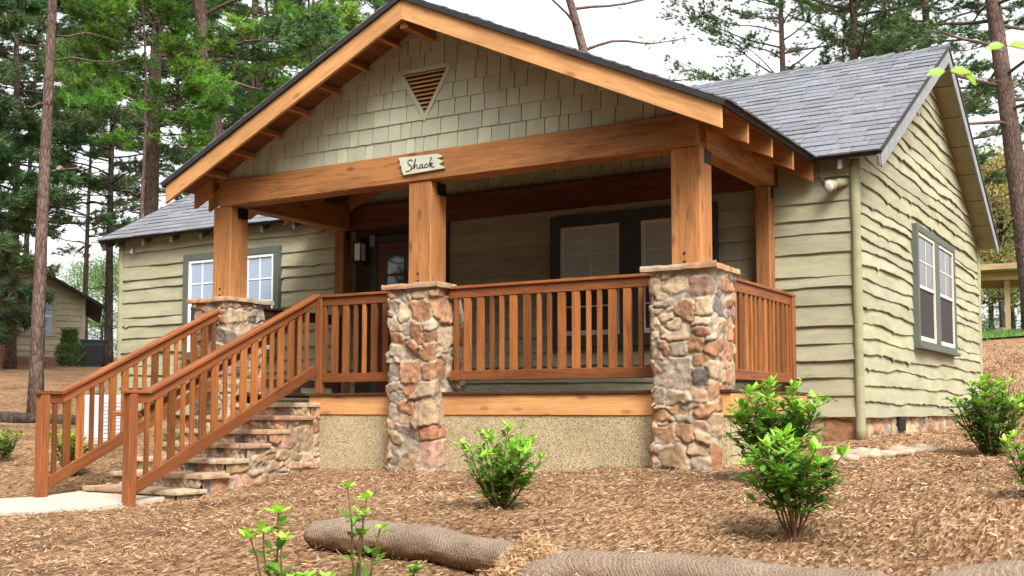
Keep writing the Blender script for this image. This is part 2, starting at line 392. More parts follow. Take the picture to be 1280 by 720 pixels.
# ------------------------------------------------------------------ setting: ground, path, lawn
def axis(lo, hi, fine0, fine1, step, grow=1.09):
    a = list(np.arange(fine0, fine1 + 1e-6, step)); s = step; x = fine1
    while x < hi: s = min(s * grow, 25); x += s; a.append(x)
    s = step; x = fine0
    while x > lo: s = min(s * grow, 25); x -= s; a.insert(0, x)
    return np.array(a)
ax = axis(-260, 260, -9, 6, .05); ay = axis(-160, 320, -7.5, 1.5, .05)
X, Y = np.meshgrid(ax, ay, indexing='ij')
Z = np.concatenate([G(X[i], Y[i]) for i in range(len(ax))]).reshape(X.shape)
nearw = np.exp(-(np.maximum(0, np.hypot(X + 1.5, Y + 3) - 9) / 4) ** 2)
Z = Z + nearw * (fbm(X * 1.6, Y * 1.6, seed=3, o=3) * .016 + fbm(X * 9, Y * 9, seed=9, o=2) * .008)
P = np.stack([X, Y, Z], -1)
b = MB(); b.grid(P); ground = b.build('ground', M['mulch'], smooth=True); tag(ground, kind='structure')

# concrete path from the foot of the stairs
pp = [(-5.62, -2.02), (-4.36, -2.02), (-4.38, -2.75), (-4.62, -3.2), (-5.0, -3.75), (-5.7, -4.6), (-6.9, -5.8), (-8.6, -7.1), (-9.4, -6.0), (-7.9, -4.8), (-6.7, -3.65), (-6.0, -2.85), (-5.72, -2.45)]
b = MB(); cen = np.mean(pp, axis=0); n_ = len(pp)
top = [(x, y, g(x, y) + .035) for x, y in pp]; bot = [(x, y, g(x, y) - .12) for x, y in pp]
b.add(top + bot, [list(range(n_))[::-1]] + [(i, (i + 1) % n_, n_ + (i + 1) % n_, n_ + i) for i in range(n_)])
tag(b.build('path', M['concrete']), kind='structure')

# lawn beyond the bank
b = MB(); lx = np.linspace(-12, 40, 60); ly = np.linspace(14.2, 60, 60); LX, LY = np.meshgrid(lx, ly, indexing='ij')
LZ = np.concatenate([G(LX[i], LY[i]) for i in range(60)]).reshape(LX.shape) + .04
b.grid(np.stack([LX, LY, LZ], -1)); tag(b.build('lawn', M['lawn'], smooth=True), kind='structure')
b = MB()
k = 9000; gx = NP.uniform(-4, 6, k); gy = 14.2 + 16 * NP.random(k) ** 1.6; gz = G(gx, gy)
for i in range(k):
    h = NP.uniform(.06, .16); w = .012; a = NP.uniform(0, 6.28); dx, dy = math.cos(a) * w, math.sin(a) * w; lx_, ly_ = NP.normal(0, .04, 2)
    c = NP.uniform(.7, 1.4); b.add([(gx[i] - dx, gy[i] - dy, gz[i]), (gx[i] + dx, gy[i] + dy, gz[i]), (gx[i] + lx_, gy[i] + ly_, gz[i] + h)], [(0, 1, 2)], (c, c, c * .9))
tag(b.build('grass', M['grass']), 'bright green lawn grass beyond the mulched bank', 'grass', kind='stuff')

# loose mulch chips
def chips(count, seed):
    r = np.random.default_rng(seed)
    d = 3.6 + 13.5 * r.random(count) ** 1.35; th = r.uniform(-.62, .60, count)
    aw = rad(YAW) - th
    x = CAM[0] - np.sin(aw) * d; y = CAM[1] + np.cos(aw) * d
    ok = ~((y > -.02) & (x < 1.1)) & ~((y > 2.25) & (x < 1.25) & (x > -10.5)) & ~((x > -5.55) & (x < -4.15) & (y > -2.05))
    # keep the path mostly clean
    def inp(x, y):
        c = np.zeros(len(x), bool)
        for i in range(len(pp)):
            x1, y1 = pp[i]; x2, y2 = pp[i - 1]
            c ^= ((y1 > y) != (y2 > y)) & (x < (x2 - x1) * (y - y1) / (y2 - y1 + 1e-12) + x1)
        return c
    ok &= ~inp(x, y)
    x, y, d = x[ok], y[ok], d[ok]; n = len(x)
    z = G(x, y) + fbm(x * 1.6, y * 1.6, seed=3, o=3) * .016 + fbm(x * 9, y * 9, seed=9, o=2) * .008 + r.uniform(.0, .022, n)
    L = r.uniform(.012, .05, n) * (.7 + .045 * d); W = L * r.uniform(.07, .22, n)
    a = r.uniform(0, 6.28, n); t = r.normal(0, .28, n); roll = r.normal(0, .5, n)
    U = np.stack([np.cos(a) * np.cos(t), np.sin(a) * np.cos(t), np.sin(t)], -1)
    S = np.stack([-np.sin(a) * np.cos(roll), np.cos(a) * np.cos(roll), np.sin(roll)], -1)
    C = np.stack([x, y, z + .004], -1); U = U * L[:, None] / 2; S = S * W[:, None] / 2
    Nn = np.cross(U, S); Nn /= np.linalg.norm(Nn, axis=1)[:, None] + 1e-9; bend = Nn * (L * r.uniform(-.12, .12, n))[:, None]
    V = np.stack([C - U - S * .6, C - S + bend, C + U - S * .3, C + U + S * .5, C + S + bend, C - U + S * .7], 1)
    pal = np.array([(.25, .14, .075), (.37, .225, .125), (.48, .315, .185), (.60, .44, .28), (.16, .088, .048), (.40, .24, .125), (.62, .47, .31)])
    c = pal[r.choice(7, n, p=[.2, .24, .2, .1, .12, .11, .03])] * r.uniform(.8, 1.15, (n, 1)) * (1 + .22 * fbm(x * .8, y * .8, seed=44, o=3))[:, None]
    return V, c
V, c = chips(130000, 5)
b = MB(); n_ = len(V); idx = np.arange(n_ * 6).reshape(n_, 6)
b.add(V.reshape(-1, 3), np.concatenate([idx[:, [0, 1, 4, 5]], idx[:, [1, 2, 3, 4]]]).tolist(), np.repeat(c, 6, axis=0))
tag(b.build('mulch_chips', M['chip']), 'loose brown bark chips and pine straw scattered over the ground', 'mulch', kind='stuff')

# ------------------------------------------------------------------ stone pattern
STONES = np.array([(.42, .29, .175), (.47, .35, .23), (.36, .17, .085), (.42, .215, .115), (.34, .135, .06), (.46, .38, .28), (.36, .30, .235), (.24, .20, .17), (.11, .11, .125), (.44, .265, .20), (.40, .26, .145), (.29, .185, .11)])
STONES = STONES * .72 + np.array((.36, .245, .15)) * .22
class StonePat:
    def __init__(s, w, h, seed, wrap=False, sc=1.,  mort=(.35, .295, .215)):
        r = np.random.default_rng(seed); sd = []; z = -.05
        while z < h + .1:
            hh = r.uniform(.085, .185) * sc; x = r.uniform(-.2, 0)
            while x < w + .1:
                if r.random() < .22:
                    ww = r.uniform(.07, .12) * sc
                    sd.append((x + ww / 2, z + hh * .27, ww / 2, hh * .27)); sd.append((x + ww / 2, z + hh * .77, ww / 2, hh * .25))
                else:
                    ww = r.uniform(.09, .24) * sc
                    sd.append((x + ww / 2, z + hh / 2 + r.normal(0, .022) * sc, ww / 2 * r.uniform(.85, 1.1), hh / 2 * r.uniform(.75, 1.25)))
                x += ww
            z += hh
        s.s = np.array(sd); n = len(sd)
        s.c = STONES[r.choice(len(STONES), n, p=[.12, .12, .12, .12, .07, .10, .08, .06, .03, .08, .06, .04])] * r.uniform(.8, 1.15, (n, 1))
        s.d = r.uniform(.5, 1.3, n); s.a = r.normal(0, .16, n); s.t = r.normal(0, .1, (n, 2)); s.seed = seed; s.m = np.array(mort); s.w = w; s.wrap = wrap
    def ev(s, u, v):
        sh = u.shape; u = u.ravel(); v = v.ravel()
        wu = u + fbm(u * 14, v * 14, seed=s.seed + 1, o=2) * .018; wv = v + fbm(u * 14 + 9, v * 14 + 5, seed=s.seed + 2, o=2) * .018
        d1 = np.full(len(u), 9.); d2 = np.full(len(u), 9.); k1 = np.zeros(len(u), int)
        S = s.s; ids = np.arange(len(S))
        reps = [0, s.w, -s.w] if s.wrap else [0]
        for off in reps:
            for i in ids:
                cx, cy, a, bb = S[i]; cx = cx + off
                near = np.nonzero((np.abs(wu - cx) < .34) & (np.abs(wv - cy) < .3))[0]
                if len(near) == 0: continue
                dx0 = (wu[near] - cx); dy0 = (wv[near] - cy); ca, sa = math.cos(s.a[i]), math.sin(s.a[i]); dx = dx0 * ca + dy0 * sa; dy = dy0 * ca - dx0 * sa
                dx = dx * (1 + 1.6 * s.a[(i * 7 + 3) % len(S)] * dy / bb)
                # signed "box" distance in metres with rounded corners
                qx = np.abs(dx) - a; qy = np.abs(dy) - bb; rr = min(a, bb) * .42
                qx += rr; qy += rr
                d = np.hypot(np.maximum(qx, 0), np.maximum(qy, 0)) + np.minimum(np.maximum(qx, qy), 0) - rr + .3
                lt = d < d1[near]; n1 = near[lt]; n2 = near[~lt]
                d2[n1] = d1[n1]; d1[n1] = d[lt]; k1[n1] = i
                dd = d[~lt]; d2[n2] = np.minimum(d2[n2], dd)
        e = np.minimum((d2 - d1) * .5, .3 - d1 + .018)           # distance inside the stone's edge
        st = np.clip((e - .004) / .007, 0, 1); st = st * st * (3 - 2 * st)
        rise = np.clip((e - .002) / .020, 0, 1); rise = np.sqrt(np.clip(1 - (1 - rise) ** 2, 0, 1))
        lx = (u - S[k1, 0]); lx = (lx + s.w / 2) % s.w - s.w / 2 if s.wrap else lx; ly = (v - S[k1, 1])
        fac = fbm(u * 22, v * 22, seed=s.seed + 7, o=3)
        h = rise * .026 * s.d[k1] + st * (lx * s.t[k1, 0] + ly * s.t[k1, 1]) + st * fac * .006 + (1 - st) * fac * .004
        mot = 1 + .22 * fbm(u * 9, v * 9, seed=s.seed + 4, o=3)[:, None]
        c = st[:, None] * s.c[k1] * mot + (1 - st[:, None]) * s.m * (1 + .15 * fac[:, None])
        return h.reshape(sh), c.reshape(sh + (3,))
def stone_patch(b, pat, O, U, V, Nn, u0, u1, v0, v1, step=.011, flip=False, base=0.):
    nu = max(2, int((u1 - u0) / step) + 1); nv = max(2, int((v1 - v0) / step) + 1)
    uu, vv = np.meshgrid(np.linspace(u0, u1, nu), np.linspace(v0, v1, nv), indexing='ij')
    h, c = pat.ev(uu, vv); h = h + base
    P = np.array(O)[None, None] + uu[..., None] * np.array(U, float) + vv[..., None] * np.array(V, float) + h[..., None] * np.array(Nn, float)
    b.grid(P, c, flip)
def slab(b, pts, z0, z1, c, rng, jit=.012):
    """irregular flagstone outline, slightly broken edge, bevelled"""
    out = []
    n = len(pts)
    for i in range(n):
        p, q = np.array(pts[i]), np.array(pts[(i + 1) % n]); k = max(2, int(np.linalg.norm(q - p) / .07))
        for j in range(k): out.append(p + (q - p) * j / k + rng.normal(0, jit, 2))
    out = np.array(out); m = len(out); cen = out.mean(0)
    zz = rng.normal(0, .003, m); ins = cen + (out - cen) * .985
    v = np.vstack([np.c_[cen + (out - cen) * .99, np.full(m, z0)], np.c_[out, (z0 + z1) / 2 + zz], np.c_[ins, z1 + zz]])
    f = [list(range(m))[::-1], list(range(2 * m, 3 * m))]
    for a in (0, m): f += [(a + i, a + (i + 1) % m, a + m + (i + 1) % m, a + m + i) for i in range(m)]
    cc = np.array(c) * (1 + rng.normal(0, .06, (3 * m, 1))); b.add(v, f, cc)

# ------------------------------------------------------------------ cabin constants
D = 2.332; XG = 1.08; XH = -10.27; LG = 7.478; YR = D + LG; YM = D + LG / 2
ZE = 2.427; ZR = 4.588; EO = .205; GO = .326; SL = (ZR - ZE) / (YM - (D - EO))
PW = .29; XL, XM, XR_ = -5.883, -2.999, 0.0; ZC = 1.126; ZB = 2.227
FY = -.50; FX0, FX1 = -6.155, .6875; FPX = (FX0 + FX1) / 2; FPZ = 4.01; FEZ = 2.431; PS = (FPZ - FEZ) / (FX1 - FPX); FH = .205
def porch_z(x): return FPZ - PS * abs(x - FPX)
def roof_z(y): return ZE + SL * min(y - (D - EO), (YR + EO) - y)
cabin = thing('cabin', (-4.5, 2.3, -.7), 'sage green cabin with live edge siding, cedar gabled porch and fieldstone columns', 'cabin')

# ------------------------------------------------------------------ live-edge siding
def siding(name, O, U, Nn, L, z0, topf, seed, amp=.02, exp=(.12, .2), step=.03, parent=cabin, mat=None, burl=.5):
    r = np.random.default_rng(seed); O = np.array(O, float); U = np.array(U, float); Nn = np.array(Nn, float)
    zmax = max(topf(s) for s in np.linspace(0, L, 40)); z = z0; b = MB(); s = np.linspace(0, L, int(L / step) + 1)
    top = np.array([topf(t) for t in s]); row = 0
    edges = [z0]
    while edges[-1] < zmax: edges.append(edges[-1] + r.uniform(*exp))
    def wav(i):
        w = amp * (noise(s * 1.1 + 7 * i, i * 3.3 + 0 * s, seed=seed) * 1.0 + .3 * noise(s * 3.2 + 3 * i, i * 1.7 + 0 * s, seed=seed + 1) + .2 * noise(s * 10, i * 2.1 + 0 * s, seed=seed + 2))
        bu = 0 * s
        for _ in range(int(r.poisson(burl * L * .35))):
            c0 = r.uniform(0, L); bu -= np.exp(-((s - c0) / r.uniform(.025, .08)) ** 2) * r.uniform(.01, .032)
        # joints between boards
        j = 0 * s
        for c0 in np.cumsum(r.uniform(2.2, 4.5, 8)):
            j += np.where(s > c0, r.normal(0, .008), 0)
        return w + bu + j, bu
    ws = [wav(i) for i in range(len(edges))]; ws[0] = (ws[0][0] * .25, ws[0][1] * 0)
    for i in range(len(edges) - 1):
        zb = np.minimum(edges[i] + ws[i][0], top); zt = np.minimum(edges[i + 1] + .06 + 0 * s, top)
        lim = edges[i + 1] + ws[i + 1][0] + .012; zt = np.minimum(np.maximum(zt, lim), top)
        p = .036 + .012 * noise(s * 2.3, i * 5.5 + 0 * s, seed=seed + 5) - ws[i][1] * .5 + r.uniform(-.005, .008)
        p = np.minimum(p, .052)
        bow = .006 * noise(s * 1.7, i * 4.1 + 0 * s, seed=seed + 6)
        lev = [(zb + .004, 0 * s - .004), (zb, p - .004), (zb + .008, p), (zb * .55 + zt * .45, p * .55 + .004 + bow), (zt, .003 + 0 * s)]
        Pm = np.stack([O + s[:, None] * U + np.c_[0 * s, 0 * s, zz] + off[:, None] * Nn for zz, off in lev], 1)
        ok = (zt - zb)[:-1] > .012; mask = np.repeat((ok | ((zt - zb)[1:] > .012))[:, None], 4, 1)
        tone = r.uniform(.9, 1.07); tt = tone * (1 + .05 * noise(s * .8, i * 9. + 0 * s, seed=seed + 8))
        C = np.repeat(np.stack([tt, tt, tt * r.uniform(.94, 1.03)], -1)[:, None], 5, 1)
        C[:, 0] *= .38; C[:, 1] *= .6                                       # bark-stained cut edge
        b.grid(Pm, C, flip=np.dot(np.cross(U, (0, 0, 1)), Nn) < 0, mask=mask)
    # backing sheet
    bp = np.stack([np.stack([O + t * U + np.array([0, 0, z0]) - Nn * .012, O + t * U + np.array([0, 0, tp]) - Nn * .012]) for t, tp in zip(s[::6], top[::6])], 0)
    b.grid(bp, (.4, .4, .4))
    return b.build(name, mat or M['siding'], parent)
tagp = lambda o, l: tag(o, l)
siding('siding_wall', (XH, D, 0), (1, 0, 0), (0, -1, 0), XG - XH, -.26, lambda s: 2.53 if not (FX0 + .15 < XH + s < FX1 - .1) else 2.56, 21, .016, (.14, .23), .035)
siding('gable_wall', (XG, D, 0), (0, 1, 0), (1, 0, 0), LG, -.27, lambda s: roof_z(D + s) - .02, 33, .034, (.12, .205), .028, burl=1.1)
siding('gable_wall', (XH, YR, 0), (0, -1, 0), (-1, 0, 0), LG, -.27, lambda s: roof_z(YR - s) - .02, 35, .02, (.13, .2), .08)
siding('siding_wall', (XG, YR, 0), (-1, 0, 0), (0, 1, 0), XG - XH, -.26, lambda s: 2.53, 36, .015, (.13, .21), .1)
for (x, y) in ((XG + .012, D - .012), (XG + .012, YR + .012), (XH - .012, D - .012), (XH - .012, YR + .012)):
    b = MB(); zz = np.linspace(-.5, 2.46, 26); off = .006 * noise(zz * 2, zz * 0 + x * 3 + y, seed=4)
    b.tube(np.c_[x + off, y - off * .6, zz], .052 + .004 * noise(zz * 3, zz * 0 + 2, seed=5), 12, (.80, .84, .72)); b.build('corner_pole', M['siding'], cabin, smooth=True)
# short bracket lumps near gable peak
plank('gable_brace', (XG + .035, 5.45, 3.62), (XG + .035, 5.45, 4.12), .10, .03, M['siding'], cabin, up=(1, 0, 0))

# stone foundation under gable + front right corner, vent
b = MB(); pat = StonePat(LG, .6, 51, sc=1.5)
stone_patch(b, pat, (XG - .03, D, -.72), (0, 1, 0), (0, 0, 1), (1, 0, 0), 0, LG, 0, .46, .02)
pat2 = StonePat(.8, .6, 52, sc=1.5, mort=(.36, .26, .18))
stone_patch(b, pat2, (.32, D + .03, -.72), (1, 0, 0), (0, 0, 1), (0, -1, 0), 0, .76, 0, .46, .015)
stone_patch(b, StonePat(4.6, .6, 53, sc=1.5), (XH, D + .03, -.72), (1, 0, 0), (0, 0, 1), (0, -1, 0), 0, 4.5, 0, .46, .04)
b.box(XH + .05, XG - .06, D + .06, YR - .05, -1, -.27, c=(.3, .25, .2))
foundation = b.build('stone_foundation', M['stone'], cabin, smooth=True)
b = MB(); b.box(XG - .02, XG + .03, 4.05, 4.36, -.43, -.25, .006); 
for k in range(5): b.box(XG + .03, XG + .038, 4.08, 4.33, -.415 + k * .032, -.40 + k * .032)
b.build('foundation_vent', M['black'], foundation)

# ------------------------------------------------------------------ roofs
def tabs(b, O, U, V, Nn, Lu, Lv, e, skip=None, seed=1, wr=(.16, .34), t=.014):
    r = np.random.default_rng(seed); O, U, V, Nn = [np.array(q, float) for q in (O, U, V, Nn)]; k = 0
    nrow = int(round(Lv / e)); e = Lv / nrow
    for k in range(nrow):
        v0 = k * e; x = -r.uniform(0, .2)
        while x < Lu:
            w = r.uniform(*wr); a = max(x, 0) + .004; c2 = min(x + w, Lu) - .004; x += w
            if c2 - a < .02: continue
            if skip and skip((a + c2) / 2, v0 + e / 2): continue
            tt = t * r.uniform(.55, 1.25); vb = v0 - r.uniform(0, .012); vt = v0 + e + .03; s0 = r.normal(0, .0015)
            p = lambda uu, vv, hh: O + U * uu + V * vv + Nn * hh
            vs = [p(a, vb, tt), p(c2, vb, tt + s0), p(c2, vt, .004), p(a, vt, .004), p(a, vb, 0), p(c2, vb, 0), p(c2, vt, 0), p(a, vt, 0)]
            g_ = r.uniform(.84, 1.12); tint = np.array([g_ * r.uniform(.97, 1.03), g_, g_ * r.uniform(.98, 1.05)])
            b.add(vs, [(0, 1, 2, 3), (4, 5, 1, 0), (5, 6, 2, 1), (7, 4, 0, 3)], tint)
X0, X1 = XH - GO, XG + GO; YE0, YE1 = D - EO, YR + EO
cs = 1 / math.sqrt(1 + SL * SL); sn = SL * cs
VF = np.array((0, cs, sn)); NF = np.array((0, -sn, cs)); VB = np.array((0, -cs, sn)); NB = np.array((0, sn, cs))
LV = (YM - YE0) / cs
yv = YE0 + (FPZ - ZE) / SL                                                # valley apex
b = MB(); b.m = 1
T = .05
# slabs (sheathing): front one notched where the porch roof joins it
xa = FX0 + .02; xb = FX1 - .02
b.prism([(X0, 0), (xa, 0), (FPX, (yv - YE0) / cs), (xb, 0), (X1, 0), (X1, LV), (X0, LV)], T, ((0, YE0, ZE), (1, 0, 0), VF, NF), (1, 1, 1))
b.prism([(X0, 0), (X1, 0), (X1, LV), (X0, LV)][::-1], T, ((0, YE1, ZE), (1, 0, 0), VB, NB), (1, 1, 1))
b.m = 0
def notch(u, v):
    x = X0 + u; y = YE0 + v * cs; z = ZE + v * sn
    return FX0 < x < FX1 and z < porch_z(x) + .0
tabs(b, np.array((X0 - .01, YE0 - .02, ZE - .02 * SL)) + NF * (T + .002), (1, 0, 0), VF, NF, X1 - X0 + .02, LV + .02, .20, notch, 61, (.2, .42), .017)
tabs(b, np.array((X0 - .01, YE1 + .02, ZE - .02 * SL)) + NB * (T + .002), (1, 0, 0), VB, NB, X1 - X0 + .02, LV + .02, .30, None, 62, (.3, .9))
roof = b.build('roof', [M['shingle'], M['roofedge']], cabin)
# ridge caps
b = MB(); x = X0; zr = ZR + T / cs + .008
while x < X1 - .05:
    w = .26; h = R.uniform(.022, .04); x1 = min(x + w, X1 + .01); g_ = R.uniform(.65, .95)
    for sg in (1, -1):
        b.add([(x, YM, zr + h * .3), (x1, YM, zr + h), (x1, YM + sg * .14, zr + h - .14 * SL), (x, YM + sg * .14, zr + h * .3 - .14 * SL), (x1, YM, zr - .01), (x1, YM + sg * .14, zr - .01 - .14 * SL), (x, YM + sg * .14, zr - .02 - .14 * SL)],
              [(0, 1, 2, 3) if sg < 0 else (3, 2, 1, 0), (1, 4, 5, 2), (3, 2, 5, 6)], (g_, g_, g_))
    x = x1 - .02
b.build('ridge_cap', M['shingle'], roof)
# rake boards, soffit, eave tails
for xx, s_ in ((X1 - .012, 1), (X0 + .012, -1)):
    for y0, y1, nn in ((YE0, YM, NF), (YE1, YM, NB)):
        p0 = Vector((xx, y0, ZE)) - Vector(nn) * .058; p1 = Vector((xx, y1, ZR)) - Vector(nn) * .058
        plank('rake_board', p0, p1, .024, .165, M['rake'], roof, up=nn)
        p0 = Vector((xx + s_ * .02, y0, ZE)) + Vector(nn) * .045; p1 = Vector((xx + s_ * .02, y1, ZR)) + Vector(nn) * .045
        plank('drip_edge', p0, p1, .010, .05, M['roofedge'], roof, up=nn, ch=.002)
for y0, nn, vv in ((YE0, NF, VF), (YE1, NB, VB)):
    k = int(LV / .3)
    b = MB(); 
    for i in range(k):
        a0 = i * LV / k + .006; a1 = (i + 1) * LV / k - .006; h = -.012 - .006 * (i % 2)
        b.prism([(0, a0), (GO - .03, a0), (GO - .03, a1), (0, a1)], .01, ((XG, y0, ZE), (1, 0, 0), vv, nn * 1.0), (1, 1, 1)) if False else b.prism([(0, a0), (GO - .03, a0), (GO - .03, a1), (0, a1)], .01, (np.array((XG, y0, ZE)) + nn * h, (1, 0, 0), vv, nn), (1, 1, 1))
    b.build('soffit', M['soffit'], roof)
# front eave: thin fascia strip + rafter tails
def tail(x, y0, y1):
    b = MB(); h = .105
    za, zb_ = ZE + SL * (y0 - YE0) - .004, ZE + SL * (y1 - YE0) - .004
    b.add([(x - .02, y0, za), (x - .02, y1, zb_), (x - .02, y1, zb_ - h), (x - .02, y0, za - h), (x + .02, y0, za), (x + .02, y1, zb_), (x + .02, y1, zb_ - h), (x + .02, y0, za - h)],
          [(0, 1, 2, 3), (7, 6, 5, 4), (0, 4, 5, 1), (3, 2, 6, 7), (0, 3, 7, 4), (1, 5, 6, 2)])
    b.build('rafter_tail', M['rake'] if x > 0 else M['trim'], roof)  # left tails take the dark trim colour as painted eave shade
for x in (-10.5, -10.22, -9.62, -9.0, -8.38, -7.78, -7.17, -6.57, .98): tail(x, YE0 + .015, D + .0)
plank('rafter_tail', (X1 - .03, YE0 + .01, ZE - .06), (X1 - .03, YE0 + .2, ZE - .06 + .19 * SL), .035, .12, M['rake'], roof)

# porch roof
pc = 1 / math.sqrt(1 + PS * PS); psn = PS * pc; LP = (FX1 - FPX) / pc + .035
YB = 5.2
b = MB(); b.m = 1
for sg in (1, -1):
    ex = FX1 if sg > 0 else FX0
    Vv = np.array((-sg * pc, 0, psn)); Nn = np.array((sg * psn, 0, pc)); O = np.array((ex, FY - .03, FEZ)) - Vv * .035
    apex = LP
    poly = [(0, 0), (YE0 - FY, 0), (yv - FY + .05, apex), (0, apex)]
    b.m = 1; b.prism(poly if sg > 0 else poly[::-1], .05, (O, (0, 1, 0), Vv, Nn), (1, 1, 1))
    b.m = 0
    sk = lambda u, v, V_=Vv, O_=O: (O_[2] + v * psn) < roof_z(FY - .03 + u) - .10 and (FY + u) > YE0 - .02
    tabs(b, O + Nn * .052 - Vv * .02, (0, 1, 0), Vv, Nn, YB - FY, LP + .02, .148, sk, 70 + sg, t=.016)
proof = b.build('porch_roof', [M['shingle'], M['roofedge']], cabin)
b = MB(); y = FY - .04
while y < yv:
    y1 = y + .26; zr = FPZ + .05 / pc + .02; h = R.uniform(.012, .02)
    for sg in (1, -1):
        b.add([(FPX, y, zr + h), (FPX, y1, zr + .002), (FPX + sg * .14, y1, zr - .14 * PS), (FPX + sg * .14, y, zr + h - .14 * PS), (FPX, y, zr - .008), (FPX + sg * .14, y, zr - .012 - .14 * PS)],
              [(0, 1, 2, 3), (0, 3, 5, 4)], (.8, .8, .82))
    y = y1 - .02
b.build('ridge_cap', M['shingle'], proof)
# fascia boards with plumb cuts (profile extruded along Y), local X along the slope so the grain runs with it
def raft(name, sg, y0, y1, xo, xi, depth, mat, drop=.0, ch=0):
    """sloping timber, plumb-cut ends, from x=xo (outer) to x=xi near the ridge"""
    xo_, xi_ = xo, xi; zo, zi = porch_z(xo) - drop, porch_z(xi) - drop
    th = math.atan2(zi - zo, xi - xo)
    m = Matrix.Translation((xo, y0, zo)) @ Matrix.Rotation(-th, 4, 'Y')
    inv = m.inverted(); pts = [Vector((x, y, z)) for y in (y0, y1) for (x, z) in ((xo, zo), (xi, zi), (xi, zi - depth), (xo, zo - depth))]
    v = [inv @ p for p in pts]; b = MB()
    b.add([tuple(q) for q in v], [(0, 1, 2, 3), (7, 6, 5, 4), (0, 4, 5, 1), (1, 5, 6, 2), (2, 6, 7, 3), (3, 7, 4, 0)])
    o = b.build(name, mat, proof, m)
    bv = o.modifiers.new('edge', 'BEVEL'); bv.width = .004; bv.segments = 1
    return o
raft('fascia_board', 1, FY, FY + .04, FX1, FPX + .001, FH * 1.0, M['fascia'])
raft('fascia_board', -1, FY, FY + .04, FX0, FPX - .001, FH * 1.0, M['fascia'])
for y in (.17, .84, 1.5, 2.18):
    for xo, xi in ((FX1 - .003, FPX + .02), (FX0 + .003, FPX - .02)):
        raft('rafter', 1, y, y + .045, xo, xi, .20, M['timber'], .003)
for xo, xi in ((FX0 + .003, FPX - .02),):                                   # rafter against the gable on the left
    raft('rafter', 1, -.06, -.015, xo, XL + .02, .20, M['timber'], .003)
# ceiling boards under the sheathing
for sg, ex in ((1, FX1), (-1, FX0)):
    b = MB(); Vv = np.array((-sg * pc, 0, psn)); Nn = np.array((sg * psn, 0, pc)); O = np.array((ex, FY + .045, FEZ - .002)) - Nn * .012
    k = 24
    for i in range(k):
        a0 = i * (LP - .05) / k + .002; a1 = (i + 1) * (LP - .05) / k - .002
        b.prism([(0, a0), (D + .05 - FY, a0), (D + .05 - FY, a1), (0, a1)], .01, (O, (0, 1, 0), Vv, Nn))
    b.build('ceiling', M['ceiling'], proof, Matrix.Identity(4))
plank('ridge_beam', (FPX, FY + .045, FPZ - .20), (FPX, .05, FPZ - .20), .10, .18, M['timber'], proof)
plank('ridge_beam', (FPX, .08, FPZ - .12), (FPX, D, FPZ - .12), .05, .2, M['timber'], proof)
for i in range(1, 8):                                                     # lookouts under the overhang
    for sg in (1, -1):
        x = FPX + sg * i * .42
        if abs(x - FPX) > 3.1: continue
        z = porch_z(x) - .07
        plank('lookout', (x, FY + .04, z), (x, .02, z), .04, .085, M['timber'], proof, up=(sg * psn, 0, pc))

# gable shakes
def clip(poly, hs):
    for (a, b_, c) in hs:
        out = []
        for i in range(len(poly)):
            p, q = poly[i], poly[(i + 1) % len(poly)]; dp = a * p[0] + b_ * p[1] - c; dq = a * q[0] + b_ * q[1] - c
            if dp <= 0: out.append(p)
            if dp * dq < 0: t = dp / (dp - dq); out.append((p[0] + (q[0] - p[0]) * t, p[1] + (q[1] - p[1]) * t))
        poly = out
        if len(poly) < 3: return []
    return poly
def shakes(name, y, z0, seed, rh=.165, hole=None, parent=proof, vis=True):
    r = np.random.default_rng(seed); b = MB(); hs = [(PS, 1, FPZ - .02 + PS * FPX), (-PS, 1, FPZ - .02 - PS * FPX)]
    O = (0, y, 0); fr = (O, (1, 0, 0), (0, 0, 1), (0, -1, 0))
    zt = FPZ - .03; xa = FPX - (FPZ - .02 - z0) / PS; xb = FPX + (FPZ - .02 - z0) / PS
    b.add([(xa, y + .004, z0), (xb, y + .004, z0), (FPX, y + .004, FPZ - .02)], [(0, 1, 2)], (.10, .10, .085))
    z = z0; k = 0
    while z < zt:
        x = xa - r.uniform(0, .2)
        while x < xb:
            w = r.choice([.12, .15, .18, .21, .24, .28]) * r.uniform(.9, 1.1); g_ = r.uniform(.90, 1.07)
            rect = [(x + .005, z + r.uniform(-.003, .004)), (x + w - .005, z + r.uniform(-.003, .004)), (x + w - .005, z + rh + .004), (x + .005, z + rh + .004)]
            polys = [clip(rect, hs)]
            if hole:
                polys = []
                h0 = clip(rect, hs)
                if h0:
                    rem = h0
                    for (a, b_, c) in hole:
                        o_ = clip(rem, [(-a, -b_, -c)]) if rem else []
                        if o_: polys.append(o_)
                        rem = clip(rem, [(a, b_, c)]) if rem else []
            for p in polys:
                if len(p) >= 3:
                    n_ = len(p); tk = lambda q: .018 - .013 * (q[1] - z) / rh
                    a = np.array([(q[0], y - tk(q), q[1]) for q in p]); bk = np.array([(q[0], y + .002, q[1]) for q in p])
                    b.add(np.vstack([a, bk]), [list(range(n_))] + [(i, n_ + i, n_ + (i + 1) % n_, (i + 1) % n_) for i in range(n_)], (g_, g_ * r.uniform(.985, 1.01), g_ * r.uniform(.95, 1.03)))
            x += w
        z += rh; k += 1
    return b.build(name, M['shake'], parent)
VT = np.array([(-3.106, 3.416), (-2.532, 3.416), (-2.819, 2.955)])         # vent triangle
def halfs(tri):
    hs = []; n_ = len(tri)
    for i in range(n_):
        p, q = tri[i], tri[(i + 1) % n_]; a, b_ = (q[1] - p[1]), -(q[0] - p[0]); c = a * p[0] + b_ * p[1]
        t = tri[(i + 2) % n_]
        if a * t[0] + b_ * t[1] - c > 0: a, b_, c = -a, -b_, -c
        hs.append((a, b_, c))
    return hs
